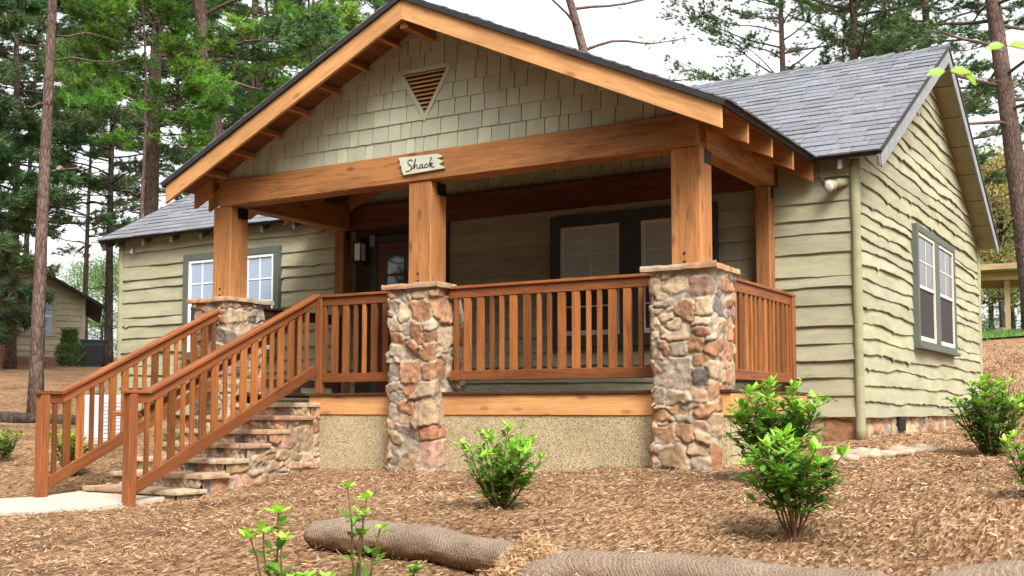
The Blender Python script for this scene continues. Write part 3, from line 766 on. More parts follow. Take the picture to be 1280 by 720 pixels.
cv = VT.mean(0); VO = cv + (VT - cv) * 1.28
gsh = shakes('shingle_gable', .055, ZB + .312, 81, .178, halfs([tuple(p) for p in VO]))
rear_shakes = shakes('shingle_gable', D - .01, ZB + .25, 82, .163)
vent = MB(); 
for i in range(3):
    j = (i + 1) % 3; q = [VO[i], VO[j], VT[j], VT[i]]
    vent.prism([tuple(p) for p in q], .022, ((0, .053, 0), (1, 0, 0), (0, 0, 1), (0, -1, 0)))
vfr = vent.build('vent_frame', M['shake'], gsh)
b = MB(); b.add([(p[0], .12, p[1]) for p in VT], [(0, 1, 2)]); b.build('vent_backing', M['black'], vfr)
nl = 10
b = MB()
for i in range(nl):
    z = VT[2][1] + (i + .55) / nl * (VT[0][1] - VT[2][1]); hw = (z - VT[2][1]) / (VT[0][1] - VT[2][1]) * .287
    b.add([(cv[0] - hw, .03, z - .012), (cv[0] + hw, .03, z - .012), (cv[0] + hw, .075, z + .02), (cv[0] - hw, .075, z + .02), (cv[0] - hw, .03, z + .0), (cv[0] + hw, .03, z + .0), (cv[0] + hw, .075, z + .032), (cv[0] - hw, .075, z + .032)],
          [(0, 1, 2, 3), (7, 6, 5, 4), (0, 4, 5, 1), (3, 2, 6, 7), (0, 3, 7, 4), (1, 5, 6, 2)])
b.build('louvre_slats', M['fascia'], vfr)

# ------------------------------------------------------------------ posts, beams, columns
BH = .312
def post(x0, y0, w, z0, z1, brk=True):
    o = plank('post', (x0 + w / 2, y0 + w / 2, z0), (x0 + w / 2, y0 + w / 2, z1), w, w, M['timber'], cabin, up=(0, 1, 0), ch=.01)
    if brk:
        b = MB(); b.box(x0 + w, x0 + w + .007, y0 + w * .38, y0 + w * .95, z1 - .14, z1 - .01, .002)
        b.build('steel_bracket', M['black'], o)
        for zz in (.05, .13):
            b = MB(); b.tube([(x0 + w * .45, y0 - .01, z0 + zz), (x0 + w * .45, y0 + .004, z0 + zz)], .011, 8)
            b.build('bolt', M['black'], o)
    return o
for x in (XL, XM, XR_): post(x, 0, PW, ZC - .01, ZB)
RW = .165
for x in (XL + .06, XR_ + .06): 
    o = post(x, D - RW - .03, RW, 0, ZB, False)
    b = MB(); b.box(x + RW, x + RW + .006, D - .15, D - .07, ZB - .13, ZB + .12, .002); b.build('steel_bracket', M['black'], o)
plank('beam', (XL - .005 + .11, .10, ZB + BH / 2), (.262, .10, ZB + BH / 2), .24, BH, M['timber'], cabin, ch=.008)
plank('beam', (.17, .225, ZB + BH / 2), (.17, D - .16, ZB + BH / 2), .20, BH, M['timber'], cabin, ch=.008)
plank('beam', (XL + .2, .225, ZB + BH / 2), (XL + .2, D - .16, ZB + BH / 2), .20, BH, M['timber'], cabin, ch=.008)
plank('beam', (XL + .1, D - .085, ZB + BH / 2), (.27, D - .085, ZB + BH / 2), .12, BH, M['ceiling'], cabin, ch=.006)  # rear beam, porch shade put into its wood colour
plank('beam_filler', (XL + .035, .11, ZB + BH / 2 + .02), (XL + .035, .2, ZB + BH / 2 + .02), .10, BH * .8, M['timber'], cabin)
plank('beam_filler', (.275, .12, ZB + .05), (.275, .12, ZB + .30), .09, .05, M['timber'], cabin, up=(0, 1, 0))

def column(xc, yc, zg, seed, hw=.30):
    z0 = zg - .12; h = ZC - .05 - z0; rr = .05
    # rounded-rectangle footprint
    pts = []; ns = []; per = 8 * (hw - rr) + 2 * math.pi * rr; step = .0105; n_ = int(per / step)
    s = np.linspace(0, per, n_ + 1)
    seg = []; cur = 0
    P_ = []; Nn_ = []
    for t in s:
        t = t % per if t < per else per - 1e-9
        a = 2 * (hw - rr); q = math.pi * rr / 2; side = 0
        while t > a + q and side < 3: t -= a + q; side += 1
        if t <= a: px, py, nx, ny = -(hw - rr) + t, -hw, 0, -1
        else:
            th = (t - a) / rr; px, py = (hw - rr) + rr * math.sin(th), -(hw - rr) - rr * math.cos(th); nx, ny = math.sin(th), -math.cos(th)
        for _ in range(side): px, py = -py, px; nx, ny = -ny, nx
        P_.append((px, py)); Nn_.append((nx, ny))
    P_ = np.array(P_); Nn_ = np.array(Nn_)
    pat = StonePat(per, h, seed, True, 1.7)
    nv = int(h / step); v = np.linspace(0, h, nv); uu, vv = np.meshgrid(s, v, indexing='ij'); hh, c = pat.ev(uu, vv)
    flare = np.clip((.5 - vv) / .5, 0, 1) * .012
    off = hh - .012 + flare
    X_ = xc + P_[:, 0][:, None] + Nn_[:, 0][:, None] * off; Y_ = yc + P_[:, 1][:, None] + Nn_[:, 1][:, None] * off
    b = MB(); b.grid(np.stack([X_, Y_, z0 + vv], -1), c, flip=False)
    o = b.build('stone_column', M['stone'], cabin, smooth=True)
    b = MB(); r = np.random.default_rng(seed + 1); hc = hw + .05
    # cap: two or three flags fitted together
    cut = r.uniform(-.05, .12)
    pal = [(.42, .29, .17), (.40, .31, .22), (.42, .24, .14)]
    slab(b, [(-hc, -hc), (cut - .006, -hc), (cut + .03, .0), (cut - .03, hc), (-hc, hc)], ZC - .055, ZC - .006, pal[seed % 3], r)
    slab(b, [(cut + .006, -hc), (hc, -hc), (hc, .05), (cut + .04, .05), (cut + .036, 0)], ZC - .05, ZC, pal[(seed + 1) % 3], r)
    slab(b, [(cut + .04, .062), (hc, .062), (hc, hc), (cut - .02, hc)], ZC - .055, ZC - .01, pal[(seed + 2) % 3], r)
    for vv_ in b.v: vv_[:, 0] += xc; vv_[:, 1] += yc
    b.build('capstone', M['flag'], o)
column(XR_ + PW / 2, PW / 2, -.74, 91); column(XM + PW / 2, PW / 2, -.83, 95); column(XL + PW / 2, PW / 2, -.9, 98)

# ------------------------------------------------------------------ deck, rim boards, render base
b = MB(); y = .02; 
k = 0; x = -5.9
while x < .56:
    w = .135; b.box(x, min(x + w - .005, .56), .005 + R.uniform(-.003, .003), D - .02, -.028, .0 + R.uniform(-.0015, .001), .003); x += w
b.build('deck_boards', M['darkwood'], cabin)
plank('rim_board', (-4.38, .05, -.132), (.55, .05, -.132), .04, .205, M['fascia'], cabin)
plank('rim_board', (.535, .075, -.132), (.535, D - .03, -.132), .03, .205, M['fascia'], cabin)
b = MB(); b.box(-4.3, .50, .045, .12, -1.1, -.236); b.box(.42, .512, .12, D, -1.1, -.236); b.build('porch_foundation', M['stucco'], cabin)

# ------------------------------------------------------------------ railings
PATT = [('n', .045), ('g', .075), ('w', .083), ('g', .075), ('w', .083), ('g', .075), ('n', .045), ('g', .072)]
def bal_positions(L, start=.03):
    out = []; s = start; i = 0; n_ = 0
    while True:
        ty, w = PATT[i % len(PATT)]
        if ty != 'g':
            if s + w > L - .02: break
            out.append((s + w / 2, w))
        s += w; i += 1
    slack = L - .03 - (out[-1][0] + out[-1][1] / 2); f = slack / 2
    return [(a + f, w) for a, w in out]
def railing(p0, p1, parent=cabin, zt=1.09, zb=.12, bal=True, mats=('rail', 'bal'), posts=()):
    p0 = np.array(p0, float); p1 = np.array(p1, float); L = np.linalg.norm(p1 - p0); U = (p1 - p0) / L
    root = plank('railing', (*p0, zt - .075), (*p1, zt - .075), .045, .095, M[mats[0]], parent)
    plank('rail_cap', (*p0, zt - .0125), (*p1, zt - .0125), .095, .03, M[mats[0]], root)
    plank('bottom_rail', (*p0, zb + .05), (*p1, zb + .05), .045, .10, M[mats[0]], root)
    Nn = np.array((U[1], -U[0])); 
    if bal:
        for s, w in bal_positions(L):
            q = p0 + U * s
            plank('baluster', (*q, zb + .1 - .002), (*q, zt - .1), w, .032 if w > .06 else .034, M[mats[1]], root, up=(Nn[0], Nn[1], 0), ch=.003)
    for s in posts:
        q = p0 + U * s; plank('rail_post', (*q, .0), (*q, zt - .03), .09, .09, M[mats[0]], root, up=(Nn[0], Nn[1], 0))
    return root
YRL = .125
railing((-2.545, YRL), (-.165, YRL), zt=1.095)
railing((-4.30, YRL), (-3.17, YRL), zt=1.095, posts=(.0,))
railing((.40, .46), (.40, D - .04), zt=1.05, zb=.10, posts=(D - .55,))
railing((XL + .16, .46), (XL + .16, D - .2), zt=1.07, zb=.1, bal=False, mats=('darkwood', 'darkwood'), posts=(.04, .85, D - .7))  # left side railing, shade put into its darker wood

def stair_rail(x, ytop, ztop, grab=False):
    yn = -2.45; zn = .0; y1 = -2.25; sl = .471
    zg = g(x, yn)
    root = plank('stair_railing', (x, y1, zn - .065), (x, ytop, zn - .065 + sl * (ytop - y1)), .045, .105, M['rail'], cabin)
    plank('handrail_cap', (x, y1, zn - .01), (x, ytop + .01, zn - .01 + sl * (ytop + .01 - y1)), .10, .035, M['rail'], root)
    plank('handrail_cap', (x, yn - .08, zn - .012), (x, y1 + .005, zn - .012), .105, .035, M['rail'], root)
    plank('newel_post', (x, yn, zg - .1), (x, yn, zn - .03), .095, .095, M['rail'], root, up=(0, 1, 0), ch=.006)
    plank('newel_block', (x, yn + .05, zn - .075), (x, y1 + .03, zn - .075), .04, .09, M['rail'], root)
    yb0 = -2.40; plank('bottom_rail', (x, yb0, -.86 + sl * (yb0 + 2.295)), (x, ytop, -.86 + sl * (ytop + 2.295)), .045, .115, M['rail'], root)
    for s, w in bal_positions(ytop - yn - .06, .07):
        y = yn + .03 + s
        z1 = (zn - .065 + sl * (y - y1)) - .055 if y > y1 else zn - .1
        z0 = -.86 + sl * (y + 2.295) + .05
        plank('baluster', (x, y, z0), (x, y, z1 + .03), .03, w, M['bal'], root, up=(0, 1, 0), ch=.003)
    if grab:
        xg = x - .085; gz = zn - .22
        plank('grab_rail', (xg, yn - .13, gz), (xg, y1, gz), .045, .045, M['rail'], root)
        plank('grab_rail', (xg, y1 - .02, gz - .005), (xg, ytop - .05, gz + sl * (ytop - .05 - y1)), .045, .06, M['rail'], root)
    return root
stair_rail(-4.35, .10, 1.1, True)
stair_rail(-5.62, -.12, 1.0)

# ------------------------------------------------------------------ stone stairs
TY = [-.10, -.46, -.76, -1.06, -1.36, -1.66, -1.99]; TZ = [-.105, -.245, -.39, -.53, -.675, -.81, -.945]
b = MB(); pat = StonePat(2.6, 1.4, 120, sc=1.5); x1 = -4.24; x0 = -5.52; zb0 = -1.3
patr = StonePat(1.5, 1.5, 121, sc=.9, mort=(.42, .33, .25))
for k in range(7):
    ya = TY[k]; yb_ = TY[k - 1] if k else .10; zt = TZ[k] - .045
    for xx, nx, fl in ((x1, 1, False), (x0, -1, True)):
        if nx < 0:
            b.add([(x0, ya, zb0), (x0, yb_, zb0), (x0, yb_, zt), (x0, ya, zt)], [(0, 3, 2, 1)], (.4, .32, .24)); continue
        stone_patch(b, pat, (xx - .012, -2.3, zb0), (0, 1, 0), (0, 0, 1), (1, 0, 0), ya + 2.3, yb_ + 2.3, 0, zt - zb0, .0105)
    zl = TZ[k + 1] - .02 if k < 6 else zb0 + .1
    stone_patch(b, patr, (x0, ya + .012, -1.3), (1, 0, 0), (0, 0, 1), (0, -1, 0), 0, x1 - x0, zl + 1.3, zt + 1.3, .013)
    b.add([(x0, ya + .02, zt - .002), (x1, ya + .02, zt - .002), (x1, yb_ + .02, zt - .002), (x0, yb_ + .02, zt - .002)], [(0, 1, 2, 3)], (.4, .33, .26))
stairs = b.build('stairs', M['stone'], cabin, smooth=True)
r = np.random.default_rng(130)
pal = [(.40, .30, .19), (.42, .29, .18), (.36, .22, .15), (.44, .34, .23)]
for k in range(7):
    ya = TY[k] - .035; yb_ = (TY[k - 1] if k else .10) + .01; b = MB(); cut = -4.85 + r.uniform(-.25, .2); cut2 = cut - .45 + r.uniform(-.08, .08)
    xe = x1 + .04 + r.uniform(-.01, .02)
    slab(b, [(cut + .008, ya), (xe, ya), (xe, yb_), (cut + .02, yb_)], TZ[k] - .045, TZ[k] + r.normal(0, .003), pal[r.integers(4)], r, .009)
    slab(b, [(cut2 + .008, ya), (cut - .008, ya), (cut + .008, yb_), (cut2 + .008, yb_)], TZ[k] - .045, TZ[k] - .006, pal[r.integers(4)], r, .009)
    slab(b, [(x0 - .03, ya), (cut2 - .008, ya), (cut2 - .008, yb_), (x0 - .03, yb_)], TZ[k] - .045, TZ[k] - .003, pal[r.integers(4)], r, .009)
    b.build('tread', M['flag'], stairs)

# ------------------------------------------------------------------ windows and door
def window(O, U, Nn, x0, x1, z0, z1, units, trim_mat, fmat, up_pane, lo_pane, grid_=(2, 2), lower_grid=False, tw=.11, mull=.2, parent=cabin, sill=True, hd=.0):
    """double-hung units side by side; U along wall, Nn outward"""
    O = np.array(O, float); U = np.array(U, float); Nn = np.array(Nn, float)
    def bx(b, a0, a1, c0, c1, d0, d1, ch=.003):
        t = MB(); t.box(a0, a1, d0, d1, c0, c1, ch)
        v = np.vstack(t.v); w = O + v[:, :1] * U + v[:, 1:2] * Nn + v[:, 2:3] * np.array((0, 0, 1.))
        f = t.f if np.dot(np.cross(U, Nn), (0, 0, 1)) > 0 else [q[::-1] for q in t.f]
        b.add(w, f)
    b = MB(); d = .096
    bx(b, x0, x0 + tw, z0 + .0, z1, -.01, d); bx(b, x1 - tw, x1, z0, z1, -.01, d); bx(b, x0 + tw, x1 - tw, z1 - tw, z1, -.01, d - .003)
    bx(b, x0 + tw, x1 - tw, z0, z0 + tw * .7, -.01, d - .003)
    wi = (x1 - x0 - 2 * tw - mull * (units - 1)) / units
    for k in range(units - 1):
        a = x0 + tw + wi * (k + 1) + mull * k; bx(b, a, a + mull, z0 + tw * .7, z1 - tw, -.01, d - .006)
    root = b.build('window', trim_mat, parent)
    if sill:
        b = MB(); bx(b, x0 - .03, x1 + .03, z0 - .045, z0, -.01, d + .035); b.build('sill', trim_mat, root)
    for k in range(units):
        a0 = x0 + tw + (wi + mull) * k; a1 = a0 + wi; c0 = z0 + tw * .7; c1 = z1 - tw; fw = .045; zm = (c0 + c1) / 2
        b = MB()
        bx(b, a0 + .002, a0 + fw, c0 + .002, c1 - .002, .0, d - .014); bx(b, a1 - fw, a1 - .002, c0 + .002, c1 - .002, .0, d - .014)
        bx(b, a0 + fw, a1 - fw, c1 - fw, c1 - .002, .0, d - .015); bx(b, a0 + fw, a1 - fw, c0 + .002, c0 + fw * 1.3, .0, d - .015)
        bx(b, a0 + fw, a1 - fw, zm - .022, zm + .022, .0, d - .018)
        fr = b.build('sash_frame', fmat, root)
        b = MB(); bx(b, a0 + fw, a1 - fw, zm + .022, c1 - fw, 0, d - .034, 0); b.build('pane', up_pane, fr)
        b = MB(); bx(b, a0 + fw, a1 - fw, c0 + fw * 1.3, zm - .022, 0, d - .036, 0); b.build('pane', lo_pane, fr)
        b = MB(); nx, nz = grid_
        for (s0, s1) in (((zm + .022, c1 - fw),) + (((c0 + fw * 1.3, zm - .022),) if lower_grid else ())):
            for i in range(1, nx): a = a0 + fw + (a1 - a0 - 2 * fw) * i / nx; bx(b, a - .009, a + .009, s0, s1, d - .036, d - .026, 0)
            for j in range(1, nz): c = s0 + (s1 - s0) * j / nz; bx(b, a0 + fw, a1 - fw, c - .009, c + .009, d - .036, d - .0265, 0)
        b.build('muntins', fmat, fr)
    return root
window((0, D, 0), (1, 0, 0), (0, -1, 0), -8.83, -6.92, .60, 2.135, 2, M['trim'], M['whitecool'], M['paneblue'], M['screen'], (3, 2), tw=.10, mull=.13)
window((0, D, 0), (1, 0, 0), (0, -1, 0), -2.54, -.42, .60, 2.135, 2, M['darktrim'], M['white'], M['paneporch'], M['screen'], (2, 2), True, tw=.135, mull=.27)
window((XG, 0, 0), (0, 1, 0), (1, 0, 0), 4.93, 7.46, .62, 2.135, 2, M['trim'], M['white'], M['paneclear'], M['screen'], (2, 2), tw=.085, mull=.27)

# dark door recess, door, lantern
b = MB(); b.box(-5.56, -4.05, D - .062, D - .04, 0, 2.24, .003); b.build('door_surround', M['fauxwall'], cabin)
b = MB(); b.box(-5.26, -5.16, D - .10, D - .0625, 0, 2.12, .004); b.box(-4.22, -4.12, D - .10, D - .0625, 0, 2.12, .004); b.box(-5.16, -4.22, D - .10, D - .0625, 2.03, 2.12, .004)
door = plank('door', (-4.69, D - .085, .01), (-4.69, D - .085, 2.025), .92, .035, M['door'], cabin, up=(0, 1, 0))
b.build('door_frame', M['darktrim'], door)
b = MB()
for i in range(2):
    for j in range(3):
        xa = -4.98 + i * .30; za = 1.02 + j * .29
        b.box(xa, xa + .27, D - .109, D - .1035, za, za + .26, .001)
b.build('pane', M['paneclear'], door)
b = MB()
for k in range(2): b.box(-4.98 + k * .30, -4.98 + k * .30 + .27, D - .112, D - .1035, .2, .85, .004)
b.build('door_panels', M['door'], door)
b = MB(); b.tube([(-4.31, D - .10, 1.0), (-4.31, D - .17, 1.0)], .012, 8); b.tube([(-4.31, D - .165, 1.0), (-4.42, D - .165, 1.0)], .011, 8); b.build('handle', M['black'], door)
lx, ly, lz = -5.41, D - .16, 1.93
b = MB(); b.box(lx - .075, lx + .075, ly - .075, ly + .075, lz + .10, lz + .125, .004); b.box(lx - .045, lx + .045, ly - .045, ly + .045, lz + .125, lz + .165, .01)
for sx in (-1, 1):
    for sy in (-1, 1): b.box(lx + sx * .06 - .007, lx + sx * .06 + .007, ly + sy * .06 - .007, ly + sy * .06 + .007, lz - .13, lz + .10)
b.box(lx - .07, lx + .07, ly - .07, ly + .07, lz - .155, lz - .13, .004); b.box(lx - .04, lx + .04, ly + .07, D - .062, lz - .2, lz + .18, .005)
lant = b.build('wall_lantern', M['black'], cabin)
b = MB(); b.box(lx - .052, lx + .052, ly - .052, ly + .052, lz - .128, lz + .098); b.build('glass', M['glass'], lant)
b = MB(); b.tube([(-5.235, D - .075, 1.55), (-5.235, D - .075, 1.86), (-5.235, D - .09, 1.98)], .014, 8); b.box(-5.28, -5.19, D - .13, D - .0625, 1.98, 2.14, .01); b.build('switch_box', M['rake'], cabin)

# floodlight under the eave
fx, fy_, fz = .90, D - .13, 2.165
b = MB()
b.tube([(fx + .10, D - .02, 2.21), (fx + .05, D - .075, 2.20), (fx + .01, fy_ + .02, 2.175)], [.045, .05, .055], 14)
b.tube([(fx + .01, fy_ + .03, 2.18), (fx - .015, fy_ - .04, 2.16), (fx - .03, fy_ - .075, 2.15)], [.04, .062, .07], 16)
fl = b.build('floodlight', M['soffit'], cabin, smooth=True)
b = MB(); th = np.linspace(0, 1, 6)
b.tube([(fx - .029, fy_ - .0745, 2.1505), (fx - .034, fy_ - .086, 2.148), (fx - .036, fy_ - .092, 2.1475)], [.062, .05, .02], 16); b.build('lamp', M['glass'], fl, smooth=True)
b = MB(); t = np.linspace(0, 1, 14); b.tube(np.c_[fx - .13 + .13 * t ** 2 - .05 * np.sin(t * 3.14), np.full(14, D - .045), 2.40 - .26 * t + .0 * t], .012, 8); b.build('conduit', M['soffit'], fl, smooth=True)
# small lamp brackets on the left wall under the eave
b = MB(); b.tube([(-10.02, D - .03, 2.33), (-9.96, D - .10, 2.29), (-9.93, D - .13, 2.22)], .022, 8); b.build('eave_hook', M['soffit'], cabin)

# ------------------------------------------------------------------ sign
def smooth_path(p, k=6):
    p = np.array(p, float); out = []
    q = np.vstack([2 * p[0] - p[1], p, 2 * p[-1] - p[-2]])
    for i in range(1, len(q) - 2):
        for t in np.linspace(0, 1, k, endpoint=False):
            a, b_, c, d = q[i - 1], q[i], q[i + 1], q[i + 2]
            out.append(.5 * ((2 * b_) + (-a + c) * t + (2 * a - 5 * b_ + 4 * c - d) * t * t + (-a + 3 * b_ - 3 * c + d) * t ** 3))
    out.append(p[-1]); return np.array(out)
b = MB(); sg = [(-3.10, 2.495), (-2.60, 2.483), (-2.53, 2.445), (-2.605, 2.435), (-2.52, 2.395), (-2.575, 2.37), (-2.505, 2.32), (-3.035, 2.303), (-3.045, 2.335), (-3.06, 2.36), (-3.062, 2.40), (-3.085, 2.42), (-3.08, 2.455)]
b.prism(sg, .025, ((0, -.022, 0), (1, 0, 0), (0, 0, 1), (0, -1, 0)))
sign = b.build('wooden_sign', M['signwood']); tag(sign, 'pale green ragged wooden sign lettered Shack, nailed to the porch beam', 'sign')
strokes = [
 [(.98, 1.3), (.8, 1.48), (.5, 1.45), (.33, 1.2), (.45, .98), (.75, .78), (.85, .5), (.65, .25), (.3, .13), (.05, .2)],
 [(.62, .25), (.95, .42), (1.25, 1.0), (1.42, 1.45), (1.36, 1.5), (1.28, 1.1), (1.2, .35), (1.35, .7), (1.52, .85), (1.62, .7), (1.62, .45), (1.78, .38), (1.95, .5)],
 [(2.38, .78), (2.15, .82), (1.95, .6), (2.05, .38), (2.25, .45), (2.38, .78), (2.4, .45), (2.52, .38), (2.66, .5)],
 [(3.05, .74), (2.85, .82), (2.66, .6), (2.76, .4), (2.98, .42), (3.2, .65), (3.48, 1.25), (3.58, 1.5), (3.5, 1.5), (3.42, 1.0), (3.38, .38)],
 [(3.42, .62), (3.62, .86), (3.74, .78), (3.5, .6), (3.68, .42), (3.95, .36)]]
b = MB()
for s in strokes:
    q = smooth_path(s); P_ = np.c_[-3.005 + q[:, 0] * .094, np.full(len(q), -.0475), 2.325 + q[:, 1] * .088 - q[:, 0] * .003]
    b.tube(P_, .0058, 5)
b.build('lettering', M['ink'], sign)

# ------------------------------------------------------------------ river stones
def blob(b, c, s, rot, rng, col, nu=12, nv=7, rough=.08):
    u = np.linspace(0, 2 * math.pi, nu, endpoint=False); v = np.linspace(-math.pi / 2, math.pi / 2, nv)
    P = []; sd = int(rng.integers(1000))
    for a in v:
        for t in u: P.append((math.cos(a) * math.cos(t), math.cos(a) * math.sin(t), math.sin(a)))
    P = np.array(P); n_ = noise(P[:, 0] * 1.6 + 5, P[:, 1] * 1.6, P[:, 2] * 1.6, sd); P = P * (1 + rough * 2 * n_[:, None]) * np.array(s)
    cr, sr = math.cos(rot), math.sin(rot); P = np.c_[P[:, 0] * cr - P[:, 1] * sr, P[:, 0] * sr + P[:, 1] * cr, P[:, 2]] + np.array(c)
    f = [(j * nu + i, j * nu + (i + 1) % nu, (j + 1) * nu + (i + 1) % nu, (j + 1) * nu + i) for j in range(nv - 1) for i in range(nu)]
    b.add(P, f, col)
r = np.random.default_rng(140)
p0 = np.array(spot(1048, 9.9)); p1 = np.array(spot(1158, 10.35))
k = 0
for t in np.linspace(0, 1, 13):
    for row in range(2 if t > .45 else 3):
        q = p0 + (p1 - p0) * (t + r.normal(0, .012)); back = np.array((-.35, .94)) * ((row - .7) * .19 + r.normal(0, .025)) * (1 if t < .45 else .8); q = q + back
        sz = np.array((r.uniform(.075, .125), r.uniform(.06, .09), r.uniform(.03, .05))); z = g(*q)
        b = MB(); cc = np.array([(.36, .28, .19), (.40, .32, .23), (.30, .23, .16), (.34, .24, .16)][r.integers(4)]) * r.uniform(.85, 1.1)
        blob(b, (0, 0, 0), sz, r.uniform(0, 3), r, cc)
        o = b.build('river_stone', M['rock'], None, Matrix.Translation((q[0], q[1], z + sz[2] * .45)), smooth=True)
        tag(o, 'smooth tan river stone in the splash bed under the cabin corner', 'stone', 'river stones bedded in the mulch'); k += 1

# ------------------------------------------------------------------ shrubs
LEAF = np.array([(0, 0, 0), (.3, .2, .03), (.62, .19, .05), (1, 0, -.02), (.62, -.19, .05), (.3, -.2, .03), (.33, 0, -.02), (.66, 0, -.01)])
LF = [(0, 6, 1), (1, 6, 7, 2), (2, 7, 3), (0, 5, 6), (5, 4, 7, 6), (4, 3, 7)]
def leaf(b, p, d, up, L, W, c):
    d = np.array(d, float); d /= np.linalg.norm(d) + 1e-9; s = np.cross(up, d); s /= np.linalg.norm(s) + 1e-9; n_ = np.cross(d, s)
    v = np.array(p) + L * (LEAF[:, :1] * d + LEAF[:, 1:2] * W * s + LEAF[:, 2:3] * n_ - (LEAF[:, :1] ** 2) * np.array((0, 0, .18)))
    b.add(v, LF, c)
def shrub(name, x, y, h, w, stems, seed, label, cat='shrub', group=None, leafL=.075, leafW=1.0, bright=1., lean=(0, 0), bare=.15, node=.035, yellow=0., parent=None, zbase=None, pw=.8, side=3):
    r = np.random.default_rng(seed); z = g(x, y) if zbase is None else zbase
    t = thing(name, (x, y, z), label, cat, group); bl = MB(); bs = MB()
    for k in range(stems):
        az = r.uniform(0, 6.28); sp = w / 2 * math.sqrt(r.uniform(.02, 1)); hh = h * r.uniform(.62, 1.0) * (1 - .25 * (sp / (w / 2 + 1e-6)) ** 2)
        n_ = 9; tt = np.linspace(0, 1, n_)
        px = x + (np.cos(az) * sp) * tt ** pw + lean[0] * tt + r.normal(0, .006, n_).cumsum(); py = y + (np.sin(az) * sp) * tt ** pw + lean[1] * tt + r.normal(0, .006, n_).cumsum()
        pz = z - .02 + (hh + .02) * tt
        P_ = np.c_[px, py, pz]; bs.tube(P_, np.linspace(.006, .0022, n_) * (1 + h * .5), 5, (1, 1, 1))
        Lt = hh; s = bare * Lt; i = 0
        while s < Lt:
            f = s / Lt; p = np.array([np.interp(f, tt, P_[:, j]) for j in range(3)])
            for q in range(2):
                a = i * 1.57 + q * 3.14 + r.normal(0, .4); el = r.uniform(.1, .8) + .35 * f
                d = np.array((math.cos(a) * math.cos(el), math.sin(a) * math.cos(el), math.sin(el)))
                young = max(0, (f - .72) / .28); g_ = bright * (r.uniform(.45, .95) + .75 * young * r.uniform(.6, 1.2))
                L = leafL * r.uniform(.65, 1.2) * (1 - .35 * young)
                br = d * r.uniform(.0, .05)
                leaf(bl, p + br, d, (0, 0, 1), L, leafW * r.uniform(.85, 1.15), np.array((g_ * (1 + .55 * young + yellow), g_ * (1.0 + .12 * young), g_ * (.9 + .2 * young))))
            s += node * r.uniform(.7, 1.4); i += 1
        for q in range(side):                                           # short side twigs carrying leaf fans
            f = r.uniform(max(bare, .25), .92); p = np.array([np.interp(f, tt, P_[:, j]) for j in range(3)]); a = r.uniform(0, 6.28); ln = w * r.uniform(.12, .3)
            e = p + np.array((math.cos(a) * ln, math.sin(a) * ln, ln * r.uniform(.3, 1.0))); bs.tube([p, (p + e) / 2 + (0, 0, -.01), e], [.003, .0025, .0015], 4, (1, 1, 1)); yg = max(0, (e[2] - z) / h - .6)
            for m_ in range(9):
                ww = .3 + .7 * m_ / 8; aa = a + r.choice([-1, 1]) * r.uniform(.2, 1.4); el = r.uniform(-.1, .9); g_ = bright * (r.uniform(.5, 1.0) + 1.3 * yg)
                leaf(bl, p + (e - p) * ww, (math.cos(aa) * math.cos(el), math.sin(aa) * math.cos(el), math.sin(el)), (0, 0, 1), leafL * r.uniform(.6, 1.1), leafW, np.array((g_ * (1.1 + yg + yellow), g_ * 1.02, g_)))
        for q in range(6):                                              # terminal rosette
            a = q * 1.05 + r.normal(0, .3); el = r.uniform(.15, 1.15); d = (math.cos(a) * math.cos(el), math.sin(a) * math.cos(el), math.sin(el)); g_ = bright * r.uniform(1.2, 1.8)
            leaf(bl, P_[-1], d, (math.cos(a), math.sin(a), .1), leafL * r.uniform(.7, 1.05), leafW, np.array((g_ * (1.45 + yellow), g_ * 1.15, g_)))
    bs.build('stem', M['twig'], t); bl.build('leaves', M['leaf'], t, smooth=True)
    return t
def sp(u, d): return spot(u, d)
shrub('shrub', *sp(625, 7.75), .60, .56, 20, 201, 'small bushy green shrub in front of the render wall between the columns', leafL=.085, leafW=.95, bright=1.3)
shrub('shrub', *sp(988, 6.45), .70, .60, 15, 202, 'glossy green shrub on bare lower stems, nearest the right column', leafL=.10, leafW=1.0, bare=.38, node=.04, pw=1.15, bright=1.25, side=4)
shrub('shrub', *sp(968, 8.6), .78, .72, 24, 203, 'broad green shrub standing behind another shrub beside the right stone column', leafL=.11, leafW=.95, bright=1.05)
shrub('shrub', *sp(1238, 9.7), .68, .58, 26, 204, 'dense dark green shrub beside the gable wall', leafL=.085, leafW=1.0, bright=1.05, bare=.06, pw=.6)
shrub('shrub', *sp(1290, 6.6), .42, .34, 12, 205, 'yellow green shrub cut by the right edge of the picture', leafL=.07, bright=1.25, yellow=.25)
shrub('seedling', *sp(350, 5.0), .50, .18, 4, 206, 'spindly leafy seedling at the left end of the coir log', 'seedling', leafL=.08, leafW=1.35, bare=.2, node=.085, bright=1.5, yellow=.15, side=1)
shrub('seedling', *sp(446, 4.95), .60, .22, 4, 207, 'tall spindly seedling with round leaves in front of the coir log', 'seedling', leafL=.06, leafW=1.5, bare=.2, node=.07, bright=1.45, yellow=.15, side=1)
shrub('seedling', *sp(396, 4.95), .30, .16, 5, 208, 'low seedling between two taller seedlings in front of the coir log', 'seedling', leafL=.06, leafW=1.5, bare=.3, node=.07, bright=1.4, side=1)
shrub('seedling', *sp(524, 5.05), .24, .03, 1, 209, 'single tiny sprout below the middle of the coir log', 'seedling', leafL=.05, leafW=1.4, bare=.6, node=.06)
shrub('perennial', *sp(95, 12.6), .55, .5, 14, 210, 'leafy green plant with yellow tips behind the left stair railing', 'plant', leafL=.08, leafW=1.3, yellow=.3)
shrub('perennial', *sp(222, 12.9), .5, .45, 10, 211, 'leafy green plant beside the stone steps under the railing', 'plant', leafL=.08, leafW=1.3)
